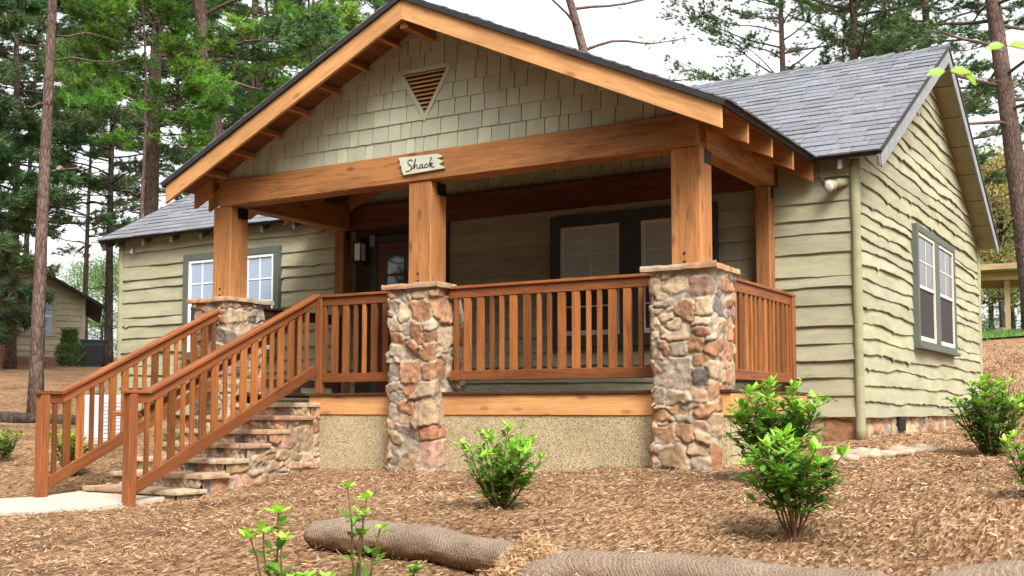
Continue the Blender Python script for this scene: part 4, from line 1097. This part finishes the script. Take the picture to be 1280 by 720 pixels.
shrub('perennial', *sp(8, 13.5), .42, .4, 8, 212, 'small thin weed by the left edge of the mulch', 'plant', leafL=.07, leafW=1.1, bright=.9)

# ------------------------------------------------------------------ coir erosion logs
def coir_log(name, pts, rr, label, seed):
    r = np.random.default_rng(seed); q = smooth_path([(x, y) for x, y in pts], 14); n_ = len(q)
    base = G(q[:, 0], q[:, 1]); rad_ = np.interp(np.linspace(0, 1, n_), np.linspace(0, 1, len(rr)), rr) * (1 + .05 * noise(np.linspace(0, 9, n_), np.zeros(n_), seed=seed))
    cen = np.c_[q, base + rad_ * .78]; cen -= cen[0]; org = np.array((q[0, 0], q[0, 1], base[0] + rad_[0] * .78))
    k = 34; b = MB(); t = np.gradient(cen, axis=0); t /= np.linalg.norm(t, axis=1)[:, None]; a = np.cross(t, (0, 0, 1)); a /= np.linalg.norm(a, axis=1)[:, None]; up = np.cross(a, t)
    th = np.linspace(0, 2 * math.pi, k + 1); L = np.arange(n_)
    TH, LL = np.meshgrid(th, np.linspace(0, 1, n_) * n_ * .15)
    dd = 1 + .10 * fbm(np.cos(TH) * 1.5 + 3, np.sin(TH) * 1.5 + 3, LL * 1.2, seed, 3)
    capf = np.ones(n_); m_ = 6; e = np.sqrt(1 - (1 - np.linspace(.12, 1, m_)) ** 2); capf[:m_] = e; capf[-m_:] = e[::-1]
    RR = rad_[:, None] * dd * capf[:, None]
    P_ = cen[:, None] + a[:, None] * (np.cos(TH) * RR)[..., None] + up[:, None] * (np.sin(TH) * RR * .85)[..., None]
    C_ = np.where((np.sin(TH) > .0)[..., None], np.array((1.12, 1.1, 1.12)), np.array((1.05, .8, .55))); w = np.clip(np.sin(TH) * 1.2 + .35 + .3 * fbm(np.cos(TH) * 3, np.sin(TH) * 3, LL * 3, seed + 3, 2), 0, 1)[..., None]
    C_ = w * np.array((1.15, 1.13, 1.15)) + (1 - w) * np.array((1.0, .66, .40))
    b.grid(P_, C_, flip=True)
    o = b.build(name, M['coir'], None, Matrix.Translation(org), smooth=True); tag(o, label, 'erosion log')
    # loose fibres standing off the netting
    f = MB(); m_ = 2600
    for _ in range(m_):
        i = int(r.integers(2, n_ - 2)); j = int(r.integers(0, k)); p = P_[i, j]; nn = (p - cen[i]); nn = nn / (np.linalg.norm(nn) + 1e-9)
        d = nn * r.uniform(.2, 1) + r.normal(0, .7, 3); d /= np.linalg.norm(d); ln = r.uniform(.012, .035); s_ = np.cross(d, nn) * .0012
        f.add([p - s_, p + s_, p + d * ln], [(0, 1, 2)], np.array((.36, .27, .18)) * r.uniform(.7, 1.5))
    f.build('loose_fibres', M['chip'], o, Matrix.Translation(org))
    return o, P_ + org
def lp(lst): return [spot(u, d) for u, d in lst]
l1, P1 = coir_log('coir_log', lp([(388, 6.45), (440, 6.32), (520, 6.1), (600, 5.82), (665, 5.6), (712, 5.48)]), [.09, .108, .11, .108, .105, .09], 'long grey brown coir erosion log lying behind the spindly seedlings', 301)
l2, P2 = coir_log('coir_log', lp([(648, 5.25), (720, 5.35), (820, 5.27), (920, 5.15), (1010, 5.02), (1120, 4.8)]), [.085, .115, .115, .115, .11, .11], 'coir erosion log sinking under the bottom edge right of the frayed joint', 302)
l3, P3 = coir_log('coir_log', lp([(1150, 4.85), (1230, 4.98), (1300, 5.0), (1420, 5.0)]), [.10, .115, .115, .11], 'short visible stretch of coir log in the bottom right corner', 303)
r = np.random.default_rng(310); f = MB(); fo = np.array((*spot(668, 5.42), 0)); fo[2] = g(fo[0], fo[1])
for _ in range(10000):
    p = r.normal(0, 1, 3) * np.array((.10, .085, .03)); p[0] += p[1] * -.4; p[2] = abs(p[2]) + .015 + .17 * r.random() * max(0, 1 - np.hypot(p[0], p[1]) / .24) * 1.3; d = r.normal(0, 1, 3); d[2] *= .4; d /= np.linalg.norm(d); ln = r.uniform(.025, .07); s_ = np.cross(d, r.normal(0, 1, 3)) * .0016; bd = r.normal(0, .012, 3)
    f.add([p - s_, p + s_, p + d * ln * .5 + bd + s_, p + d * ln * .5 + bd - s_, p + d * ln], [(0, 1, 2, 3), (3, 2, 4)], np.array((.60, .40, .22)) * r.uniform(.7, 1.25))
tag(f.build('coir_tuft', M['chip'], None, Matrix.Translation(fo)), 'frayed tuft of orange coir fibre where two logs meet', 'fibre tuft')

# ------------------------------------------------------------------ trees
def tuft(b, p, d, r, L, n_, c, wd=.012):
    d = np.array(d); d = d / (np.linalg.norm(d) + 1e-9)
    q = d + r.normal(0, .55, (n_, 3)); q /= np.linalg.norm(q, axis=1)[:, None]
    s_ = np.cross(q, r.normal(0, 1, (n_, 3))); s_ /= np.linalg.norm(s_, axis=1)[:, None] + 1e-9
    Ls = L * r.uniform(.6, 1.1, (n_, 1)); P_ = np.array(p)[None] + d[None] * r.uniform(-.1, .1, (n_, 1)) * L * 2
    v = np.stack([P_ - s_ * wd, P_ + s_ * wd, P_ + q * Ls], 1).reshape(-1, 3)
    cc = np.repeat(np.array(c)[None] * r.uniform(.75, 1.3, (n_, 1)), 3, axis=0)
    b.add(v, np.arange(n_ * 3).reshape(-1, 3).tolist(), cc)
def pine(name, H, cb, CR, seed, tr, nb=46, tufts=7, L=.30, lean=0., mat='needle', bark='bark', blades=11, wd=.02, droop=.25, dead=8, twigs=7, bend=.15, top_r=.35):
    r = np.random.default_rng(seed); root = bpy.data.objects.new(name, None); link(root, None, Matrix.Identity(4))
    n_ = 16; tt = np.linspace(0, 1, n_); az0 = r.uniform(0, 6.28)
    wob = np.c_[np.sin(tt * 5 + seed) * bend * tt, np.cos(tt * 4 + seed) * bend * tt] + np.c_[lean * tt * H, 0 * tt]
    T_ = np.c_[wob, -.3 + tt * (H + .3)]; TR = tr * (1 - tt * (1 - top_r * .4)) * (1 + .35 * np.exp(-tt * 30))
    bt = MB(); bt.tube(T_, TR, 10, (1, 1, 1)); bl = MB()
    def at(z): return np.array([np.interp(z, T_[:, 2], T_[:, j]) for j in range(3)]), np.interp(z, T_[:, 2], TR)
    for k in range(dead):                                              # bare snags below the crown
        z = r.uniform(cb * .45, cb * 1.05); p, rr = at(z); a = r.uniform(0, 6.28); ln = r.uniform(.4, 1.5); u_ = np.linspace(0, 1, 5)
        bt.tube(np.c_[p[0] + np.cos(a) * ln * u_, p[1] + np.sin(a) * ln * u_, z + u_ * ln * r.uniform(-.3, .15) + .06 * np.sin(u_ * 7 + k)], np.linspace(.022, .006, 5), 4, (1, 1, 1))
    for k in range(nb):
        f = (k + r.uniform(0, 1)) / nb; z = cb + (H - cb) * f ** .9; p, rr = at(z); a = k * 2.4 + r.normal(0, .5)
        ln = CR * (1 - .62 * f ** 1.6) * r.uniform(.55, 1.15); u_ = np.linspace(0, 1, 8); rise = r.uniform(.0, .35) + .3 * f
        sw = r.normal(0, .25)
        B_ = np.c_[p[0] + np.cos(a + sw * u_) * ln * u_, p[1] + np.sin(a + sw * u_) * ln * u_, z + ln * (rise * u_ - droop * u_ ** 2 + .12 * u_ ** 4) + .05 * np.sin(u_ * 9 + k)]
        bt.tube(B_, np.linspace(min(rr * .4, .05), .008, 8), 4, (1, 1, 1), False)
        base_c = np.array((1, 1, 1.)) * r.uniform(.55, 1.35); base_c[0] *= r.uniform(.8, 1.35)
        for q in range(twigs):
            s = r.uniform(.30, 1.0) ** .8; bp = np.array([np.interp(s, u_, B_[:, j]) for j in range(3)])
            ta = a + r.choice([-1, 1]) * r.uniform(.3, 1.2); tl = ln * r.uniform(.12, .34) * (1.2 - .5 * s) + .15
            e = bp + np.array((math.cos(ta) * tl, math.sin(ta) * tl, tl * r.uniform(-.05, .4)))
            bt.tube([bp, (bp + e) / 2 + r.normal(0, .03, 3), e], [.012, .008, .005], 3, (1, 1, 1), False)
            for m_ in range(tufts):
                w_ = .25 + .75 * (m_ + r.uniform(0, 1)) / tufts; tp = bp + (e - bp) * w_ + r.normal(0, .07, 3)
                tuft(bl, tp, (e - bp) + np.array((0, 0, .12)), r, L * r.uniform(.7, 1.1), blades, base_c * r.uniform(.7, 1.3), wd)
        tuft(bl, B_[-1], B_[-1] - B_[-2], r, L, blades * 2, base_c * 1.1, wd)
    bt.build('trunk', M[bark], root, smooth=True); bl.build('crown', M[mat], root)
    return root
def plant(proto, u, d, rot, sc, label, first=False, dz=0., group=None, cat='pine tree', szz=None):
    x, y = spot(u, d); m = Matrix.Translation((x, y, g(x, y) + dz)) @ Matrix.Rotation(rot, 4, 'Z') @ Matrix.Diagonal((sc, sc, szz or sc, 1))
    if first: o = proto; o.matrix_basis = m
    else: o = dup(proto, m)
    tag(o, label, cat, group); return o
SR = rad(YAW)
# named, near pines
p = pine('pine_tree', 16, 8.5, 2.2, 401, .115, 30, 6, .3, dead=14); plant(p, 46, 18, .4, 1, 'slim straight pine trunk standing left of the stair newel', True)
p = pine('pine_tree', 17, 5.6, 3.0, 402, .20, 44, 11, .24, dead=12, wd=.014); plant(p, 183, 25, 1.2, 1, 'straight reddish pine behind the cabin left roof end', True)
p = pine('pine_tree', 17, 6.5, 3.2, 403, .25, 40, 11, .24, dead=16, lean=-.12, wd=.014); plant(p, 304, 24, SR, 1, 'thickest pine trunk, leaning beside the porch roof', True)
p = pine('pine_tree', 16, 6.0, 3.0, 404, .16, 40, 11, .24, dead=14, wd=.014); plant(p, 310, 29, 2.2, 1, 'thin pine right of the thick leaning pine', True)
p = pine('pine_tree', 16, 6.4, 3.0, 405, .15, 40, 11, .24, dead=10, wd=.014); plant(p, 428, 31, .2, 1, 'pine rising behind the left slope of the porch gable', True)
p = pine('pine_tree', 15, 3.9, 3.2, 406, .16, 60, 8, .32, dead=6, twigs=8, droop=.4); plant(p, 12, 33, 4, 1, 'dark pine in front of the brick wall at the left edge', True)
# fresh green pines
p = pine('pine_tree', 8.9, 5.0, 1.75, 407, .06, 46, 12, .17, mat='needlebright', dead=4, blades=13, wd=.011, twigs=8); plant(p, 168, 22, .5, 1, 'bright green young pine crown before the dark pines', True)
p = pine('pine_tree', 11, 6.0, 2.3, 408, .08, 46, 12, .17, mat='needlebright', dead=4, blades=13, wd=.011, twigs=8); plant(p, 385, 25, .5, 1, 'bright green young pine behind the left porch roof slope', True)
# right hand side
p = pine('pine_tree', 17, 4.3, 4.6, 410, .20, 62, 11, .20, dead=8, twigs=8, droop=.12, blades=12, wd=.012); plant(p, 1072, 31, 2.9, 1, 'open pine behind the main roof ridge', True); plant(p, 985, 39, 1.2, 1.0, 'far pine showing only bough tips above the main roof, left of the open pine', cat='pine tree')
p = pine('pine_tree', 18, 4.0, 3.2, 411, .25, 52, 11, .21, dead=16, lean=-.095, twigs=7, blades=12, wd=.013); plant(p, 1299, 25, SR, 1, 'big leaning pine trunk right of the cabin gable', True)
p = pine('pine_tree', 17, 3.2, 3.0, 412, .17, 70, 12, .21, dead=6, twigs=8, blades=12, wd=.013); plant(p, 1172, 30, 1.9, 1, 'dense dark pine crown above the gable peak', True)
plant(p, 1118, 37, 3.3, 1.0, 'pine crown between the open pine and the gable peak', cat='pine tree')
# sparse leaning pine behind the ridge of the porch
p = pine('pine_tree', 15, 5.2, 3.6, 413, .20, 26, 3, .16, dead=18, lean=-.34, twigs=5, blades=6, wd=.012, bend=.5); plant(p, 862, 27, SR, 1, 'sparse leaning pine against the white sky above the porch roof', True)
# backing pines, copies of two
pa = pine('pine_tree', 15, 5.2, 3.3, 420, .15, 70, 10, .29, dead=8, bark='barkdark', wd=.015); pb = pine('pine_tree', 16, 6.2, 3.0, 421, .14, 62, 10, .29, dead=10, bark='barkdark', wd=.015)
BG = 'dark pines filling the wood behind the left of the cabin'
first = {0: True, 1: True}
for i, (u, d) in enumerate([(-70, 30), (-25, 37), (135, 36), (232, 40), (330, 42), (390, 39), (105, 50), (30, 48), (290, 52), (-120, 42), (470, 48)]):
    k = i % 2; plant((pa, pb)[k], u, d, i * 1.37, .9 + .2 * ((i * 37) % 10) / 10, 'dark pine among the backing wood left of the porch gable', first[k], group=BG); first[k] = False
for i, (bx_, by_) in enumerate([(-16, -14), (-11, -20), (-5, -23), (1, -25), (7, -24), (13, -22), (18, -17), (21, -10), (-19, -8), (-2, -29), (10, -29), (23, -3), (-8, -18), (4, -21), (-13, -25), (10, -18), (16, -27), (-22, -16), (25, -12)]):  # unseen pines, added to block low sky light and reflect in panes
    o = dup((pa, pb)[i % 2], Matrix.Translation((bx_, by_, g(bx_, by_))) @ Matrix.Rotation(i * 2.1, 4, 'Z')); tag(o, 'unseen dark pine behind the camera, added to dim the porch', 'pine tree', 'unseen pines added to block sky light')
# right backing: pale, autumnal
def broadleaf(name, H, CR, seed, mat, nleaf=9000, tr=.14, cb=.3, ls=.13, bark='barkdark'):
    r = np.random.default_rng(seed); root = bpy.data.objects.new(name, None); link(root, None, Matrix.Identity(4)); bt = MB(); bl = MB()
    tt = np.linspace(0, 1, 10); bt.tube(np.c_[.1 * np.sin(tt * 4 + seed), .1 * np.cos(tt * 3), -.3 + tt * H * .85], tr * (1 - .8 * tt), 8, (1, 1, 1))
    cl = []
    for k in range(34):
        a = r.uniform(0, 6.28); z = H * (cb + (1 - cb) * r.uniform(0, 1)); f = (z / H - cb) / (1 - cb); rr = CR * math.sqrt(max(.05, 1 - (2 * f - .85) ** 2 * .9)) * r.uniform(.35, 1.)
        c = np.array((math.cos(a) * rr, math.sin(a) * rr, z)); cl.append((c, r.uniform(.35, .8) * CR * .42, r.uniform(.6, 1.35)))
        zs = z * .75; bt.tube([(0, 0, zs), tuple((np.array((0, 0, zs)) + c) / 2 + r.normal(0, .1, 3)), tuple(c)], [.05, .03, .01], 4, (1, 1, 1), False)
    per = nleaf // len(cl)
    for c, s, tn in cl:
        P_ = c + r.normal(0, 1, (per, 3)) * np.array((s, s, s * .6)); d = r.normal(0, 1, (per, 3)); d /= np.linalg.norm(d, axis=1)[:, None]; e = np.cross(d, r.normal(0, 1, (per, 3))); e /= np.linalg.norm(e, axis=1)[:, None]
        L = ls * r.uniform(.6, 1.3, (per, 1)); v = np.stack([P_ - d * L * .5, P_ + e * L * .28, P_ + d * L * .5, P_ - e * L * .28], 1).reshape(-1, 3)
        col = np.repeat(np.array((1, 1, 1.)) * tn * r.uniform(.7, 1.3, (per, 1)), 4, axis=0); bl.add(v, np.arange(per * 4).reshape(-1, 4).tolist(), col)
    bt.build('trunk', M[bark], root, smooth=True); bl.build('crown', M[mat], root); return root
q = broadleaf('broadleaf_tree', 7.5, 2.4, 430, 'olive', 15000); plant(q, 1256, 46, 0, 1, 'pale yellow autumn tree behind the gable rear eave', True, cat='tree')
plant(q, 1310, 50, 2, 1.1, 'pale yellow autumn tree behind the timber shelter, at the right edge', cat='tree'); plant(q, 1238, 56, 4, 1.15, 'pale yellow autumn tree far beyond the gable rear eave', cat='tree')
q2 = broadleaf('broadleaf_tree', 6, 2.6, 431, 'broad', 8000, cb=.1); plant(q2, 1215, 50, 0, 1, 'soft green tree beyond the timber shelter', True, cat='tree')
plant(q2, 1320, 48, 2, 1.0, 'soft green tree right of the timber shelter, mostly out of frame', cat='tree')
plant(q2, 1265, 58, 4, 1.1, 'soft green tree far behind the timber shelter', cat='tree')
plant(q2, 128, 62, 1, .85, 'hazy green tree in the gap between the two cabins', cat='tree')
plant(q2, 155, 70, 3, 1.0, 'hazy green tree hidden partly by the cabin left corner', cat='tree')
plant(q2, 95, 75, 5, 1.0, 'hazy green tree behind the neighbouring cabin roof', cat='tree')
pl = pine('evergreen', 7.5, .9, 2.3, 425, .09, 62, 8, .34, dead=2, bark='barkdark', wd=.02, droop=.45)
plant(pl, -42, 30, 0, 1, 'low dense evergreen at the left edge, before the brick wall', True, cat='evergreen')
for i, (bx_, by_) in enumerate([(-20, -12), (-16, -17), (-12.5, -15), (-9, -19), (-6, -16), (-2.5, -19), (.5, -17), (3, -18.5), (6, -16), (8.5, -19), (11.5, -15.5), (14, -18), (17, -13), (19, -16.5), (20, -7), (-22, -6)]):  # unseen evergreen rows, added to keep sky light off the porch
    o = dup(pl, Matrix.Translation((bx_, by_, g(bx_, by_))) @ Matrix.Rotation(i * 1.9, 4, 'Z') @ Matrix.Diagonal((1.45, 1.45, 1.35, 1))); tag(o, 'unseen dense evergreen behind the camera, added to dim the porch', 'evergreen', 'unseen evergreens added to block sky light')
plant(pl, -75, 36, 4, 1.1, 'dense evergreen just outside the left edge', cat='evergreen')
# conical bush by the neighbouring cabin
def bush(u, d, h, w, seed, label, mat='needle', cat='bush'):
    r = np.random.default_rng(seed); x, y = spot(u, d); z = g(x, y); t = thing('bush', (x, y, z), label, cat); bl = MB(); bs = MB()
    bs.tube([(x, y, z - .1), (x, y, z + h * .5), (x, y, z + h * .9)], [.03, .02, .008], 6)
    for k in range(700):
        f = r.uniform(0.03, 1); rr = w / 2 * math.sin(min(1, f * 1.15 + .25) * 2.6) * math.sqrt(r.uniform(.15, 1)); a = r.uniform(0, 6.28)
        p = (x + math.cos(a) * rr, y + math.sin(a) * rr, z + f * h); c = np.array((1.3, 1.1, .9)) * r.uniform(.5, 1.4)
        tuft(bl, p, (math.cos(a) * .6, math.sin(a) * .6, .8), r, .16, 6, c, .012)
    bs.build('stem', M['twig'], t); bl.build('foliage', M[mat], t); return t
bush(86, 35.5, 1.15, .85, 440, 'dark conical bush against the neighbouring cabin wall')

# ------------------------------------------------------------------ overhanging sapling at the right edge
x, y = spot(1460, 3.0); z = g(x, y); t = thing('sapling', (x, y, z), 'thin sapling whose yellow green leaves reach in at the upper right', 'sapling')
bs = MB(); bl = MB(); tip1 = np.array((*spot(1192, 2.75), 0)); tip2 = np.array((*spot(1268, 2.8), 0))
def zat(v, d): return CAM[2] + d * (math.tan(rad(PITCH)) + (413.68 - v) / FOCAL)
tr_ = np.array([(x, y, z - .1), (x, y, z + .7), (x - .02, y + .02, z + 1.4), (x - .05, y + .03, z + 2.3)]); bs.tube(smooth_path(tr_), np.linspace(.012, .004, len(smooth_path(tr_))), 7)
for tip, v, d, st in ((tip1, 82, 2.75, 1.6), (tip2, 48, 2.8, 1.7)):
    zt = zat(v, d); base = np.array((x - .01, y + .01, z + st)); e = np.array((tip[0], tip[1], zt)); mid = (base + e) / 2 + np.array((0, 0, .06)); bp = smooth_path([base, mid, e]); bs.tube(bp, np.linspace(.005, .0015, len(bp)), 5)
    ax_ = (e - mid) / np.linalg.norm(e - mid)
    rt_ = np.array((math.cos(rad(YAW)), math.sin(rad(YAW)), 0))
    for q, dd, LL in ((e, (-1, 0, -.05), .05), (e + rt_ * .012, (.75, 0, .10), .055), (e + rt_ * .05, (.5, 0, -.6), .04)):
        leaf(bl, q, rt_ * dd[0] + np.array((0, 0, dd[2])), (.42, -.75, .5), LL, 1.3, np.array((2.5, 1.75, 1.1)))
bs.build('stem', M['twig'], t); bl.build('leaves', M['leaf'], t, smooth=True)

# ------------------------------------------------------------------ neighbouring cabin, brick wall, boxes
def local_frame(u, d):
    x, y = spot(u, d); dx, dy = CAM[0] - x, CAM[1] - y; l = math.hypot(dx, dy); n_ = np.array((dx / l, dy / l, 0)); U = np.array((n_[1], -n_[0], 0)); return np.array((x, y, g(x, y))), -U if U @ np.array((math.cos(SR), math.sin(SR), 0)) > 0 else U, n_
O, U, Nn = local_frame(105, 38)                                          # right hand corner, U runs to the left
nc = thing('small_cabin', tuple(O), 'distant tan clapboard cabin at the left, window half hidden by a pine', 'cabin')
W = 6.0; HW = 2.25; Wl = 5.0; B_ = -Nn
def sb(b, a0, a1, d0, d1, c0, c1):
    P_ = [O + U * a + B_ * d_ + np.array((0, 0, c)) for a in (a0, a1) for d_ in (d0, d1) for c in (c0, c1)]
    b.add(P_, [(0, 1, 3, 2), (4, 6, 7, 5), (0, 4, 5, 1), (2, 3, 7, 6), (0, 2, 6, 4), (1, 5, 7, 3)])
M['tan'] = paint('tan siding paint', (.36, .32, .215), .85, .12, 2, .2, tint=True)
siding('wall', O, U, Nn, W, .25, lambda s: HW + .57 * min(s, W - s), 500, .02, (.17, .22), .12, nc, M['tan'], .2)
b = MB(); sb(b, .02, W - .02, .02, 7, -.4, HW - .02); b.build('wall', M['tan'], nc)
b = MB(); rs = .57
for s0, s1 in ((-.55, W / 2), (W + .55, W / 2)):
    z0 = HW - .05 + rs * (-.55); z1 = HW - .05 + rs * W / 2
    P_ = []
    for th in (0, .1):
        for (a, zz) in ((s0, z0), (s1, z1)):
            for dd in (-.45, 7.4): P_.append(O + U * a + B_ * dd + np.array((0, 0, zz + th + .04)))
    b.add(P_, [(0, 1, 3, 2), (4, 6, 7, 5), (0, 2, 6, 4), (1, 5, 7, 3), (0, 4, 5, 1), (2, 3, 7, 6)])
b.build('roof', M['roofedge'], nc)
b = MB(); sb(b, .0, .12, -.06, .0, .1, HW + .02); b.build('corner_board', M['tan'], nc)
b = MB(); sb(b, 1.05 - .12, 1.05 + .80, -.07, 0, .95, 2.25); nw = b.build('window', M['tan'], nc)
b = MB(); sb(b, 1.05, 1.05 + .68, -.085, -.071, 1.05, 2.15); b.build('pane', M['paneblue'], nw)
b = MB(); sb(b, 1.05, 1.73, -.1, -.086, 1.58, 1.63); sb(b, 1.37, 1.41, -.1, -.086, 1.63, 2.15); b.build('sash_frame', M['whitecool'], nw)
b = MB(); sb(b, .05, W - .05, -.03, .02, -.4, .25); b.build('foundation', M['brick'], nc)
O2, U2, N2 = local_frame(19, 37)
bb = thing('brick_building', tuple(O2), 'red brick wall end at the left edge beside the distant cabin', 'building')
b = MB(); 
def sb2(b, a0, a1, d0, d1, c0, c1):
    P_ = [O2 + U2 * a - N2 * d_ + np.array((0, 0, c)) for a in (a0, a1) for d_ in (d0, d1) for c in (c0, c1)]
    b.add(P_, [(0, 1, 3, 2), (4, 6, 7, 5), (0, 4, 5, 1), (2, 3, 7, 6), (0, 2, 6, 4), (1, 5, 7, 3)])
sb2(b, 0, 4, 0, 3, -.5, 2.3); b.build('wall', M['brick'], bb)
b = MB(); sb2(b, -.2, 4.2, -.2, 3.2, 2.3, 2.45); b.build('roof', M['roofedge'], bb)
# dark green cabinet
O3, U3, N3 = local_frame(139, 36); O = O3; U = U3; B_ = -N3
gb = thing('utility_cabinet', tuple(O3), 'dark green utility cabinet with black panel between the two cabins', 'cabinet')
b = MB(); sb(b, 0, .92, 0, .7, -.1, .80); b.build('housing', M['greenbox'], gb)
b = MB(); sb(b, -.04, .96, -.04, .74, .80, .86); b.build('lid', M['greenbox'], gb)
b = MB(); sb(b, .12, .84, -.02, 0, .05, .66); b.build('door_panel', M['black'], gb)
# heat pump box beside the cabin
x, y = spot(126, 15.2); z = g(x, y)
hp = thing('heat_pump', (x, y, z), 'pale grey heat pump unit behind the left stair railing', 'heat pump')
b = MB(); b.box(x - .24, x + .24, y - .16, y + .16, z + .04, z + .62, .015); hb = b.build('housing', M['acwhite'], hp)
b = MB(); b.box(x - .27, x + .27, y - .19, y + .19, z - .06, z + .039, .01); b.build('pad', M['concrete'], hp)
b = MB()
for k in range(9): b.box(x + .2405, x + .247, y - .13, y + .13, z + .12 + k * .05, z + .135 + k * .05)
b.build('louvres', M['acwhite'], hp)
b = MB(); b.tube([(x - .30, y + .05, z), (x - .30, y + .05, z + .6), (x - .3, y + .3, z + .7)], .03, 8); b.build('pipe', M['trim'], hp)
# fallen log used as an edging at the left
x, y = spot(28, 17.0); b = MB(); d_ = np.array((math.cos(SR), math.sin(SR))); t_ = np.linspace(-1, 1, 14)
q = np.c_[x + d_[0] * t_ * 1.1 - .35, y + d_[1] * t_ * 1.1, 0 * t_]; q[:, 2] = G(q[:, 0], q[:, 1]) + .05; q0 = q[0].copy()
b.tube(q - q0, .11 * (1 + .15 * noise(t_ * 4, t_ * 0, seed=2)), 10, (1, 1, 1)); tag(b.build('fallen_log', M['barkdark'], None, Matrix.Translation(q0), smooth=True), 'dark fallen log edging the mulch bed at the left', 'log')

# ------------------------------------------------------------------ timber shelter beyond the bank
O, U, N4 = local_frame(1262, 34); U = -U; B_ = -N4                         # U runs right
sh = thing('timber_shelter', tuple(O), 'flat roofed new timber shelter on the lawn right of the gable', 'shelter')
H_ = 1.75
for a, d_ in ((0, 0), (-2.1, 0), (2.2, 0), (0, 2.2), (-2.1, 2.2), (2.2, 2.2)):
    p_ = O + U * a + B_ * d_; plank('post', p_ + np.array((0, 0, -.4)), p_ + np.array((0, 0, H_)), .15, .15, M['newwood'], sh, up=tuple(B_))
for d_ in (-.12, 2.3):
    p_ = O + U * -2.7 + B_ * d_; q_ = O + U * 2.9 + B_ * d_
    z1 = np.array((0, 0, H_ + .02)); plank('beam', p_ + z1 if d_ < 0 else p_ + z1, (O + U * .35 + B_ * d_ + z1) if d_ < 0 else q_ + z1, .07, .24, M['orangewood'], sh)
b = MB()
for k in range(12): a = -2.75 + k * .47; sb(b, a, a + .46, -.6, 2.8, H_ + .15, H_ + .19)
b.build('roof_boards', M['newwood'], sh)
plank('fascia_board', O + U * -2.8 + B_ * -.62 + np.array((0, 0, H_ + .22)), O + U * 2.9 + B_ * -.62 + np.array((0, 0, H_ + .30)), .04, .17, M['newwood'], sh)
# pale walk on the lawn and a small white box on it
b = MB(); 
for k in range(2): pass
c0 = np.array(spot(1195, 42)); c1 = np.array(spot(1330, 40)); nrm = np.array((-(c1 - c0)[1], (c1 - c0)[0])); nrm /= np.linalg.norm(nrm)
tq = np.linspace(0, 1, 12); rows = [[(*(c0 + (c1 - c0) * t + nrm * w_), g(*(c0 + (c1 - c0) * t + nrm * w_)) + .05) for w_ in (-1.3, 1.3)] for t in tq]
b.grid(np.array(rows)); tag(b.build('walkway', M['concrete']), kind='structure')
x, y = spot(1252, 37); z = g(x, y); b = MB(); b.box(-.14, .14, -.12, .12, .05, .36, .02); o = b.build('bucket_box', M['whitecool'], None, Matrix.Translation((x, y, z - .05)))
tag(o, 'small white box on the grass at the foot of the timber shelter', 'box')

# ------------------------------------------------------------------ light
w = bpy.data.worlds.new('World'); scene.world = w; w.use_nodes = True; nt = w.node_tree; nt.nodes.clear()
SUN_EL, SUN_AZ = rad(47), rad(130)                                          # azimuth clockwise from +Y: high, from the front right
sky = nt.nodes.new('ShaderNodeTexSky'); sky.sky_type = 'NISHITA'; sky.sun_disc = False; sky.sun_elevation = SUN_EL; sky.sun_rotation = SUN_AZ; sky.air_density = 1.; sky.dust_density = 4.; sky.ozone_density = 1.
hs = nt.nodes.new('ShaderNodeHueSaturation'); hs.inputs['Saturation'].default_value = .08; hs.inputs['Value'].default_value = 1.5
bg = nt.nodes.new('ShaderNodeBackground'); bg.inputs[1].default_value = .15; wo = nt.nodes.new('ShaderNodeOutputWorld')
nt.links.new(sky.outputs[0], hs.inputs['Color']); nt.links.new(hs.outputs[0], bg.inputs[0]); nt.links.new(bg.outputs[0], wo.inputs[0])
sd_ = bpy.data.lights.new('sun', 'SUN'); sd_.energy = 2.1; sd_.angle = rad(22); sd_.color = (1, .965, .905); so = bpy.data.objects.new('sun', sd_); COL.objects.link(so)
dirv = Vector((math.sin(SUN_AZ) * math.cos(SUN_EL), math.cos(SUN_AZ) * math.cos(SUN_EL), math.sin(SUN_EL)))
so.rotation_euler = dirv.to_track_quat('Z', 'Y').to_euler()
scene.view_settings.view_transform = 'Standard'; scene.view_settings.look = 'None'; scene.view_settings.exposure = .84; scene.view_settings.gamma = 1
scene.cycles.max_bounces = 8; scene.cycles.diffuse_bounces = 4; scene.cycles.use_denoising = True
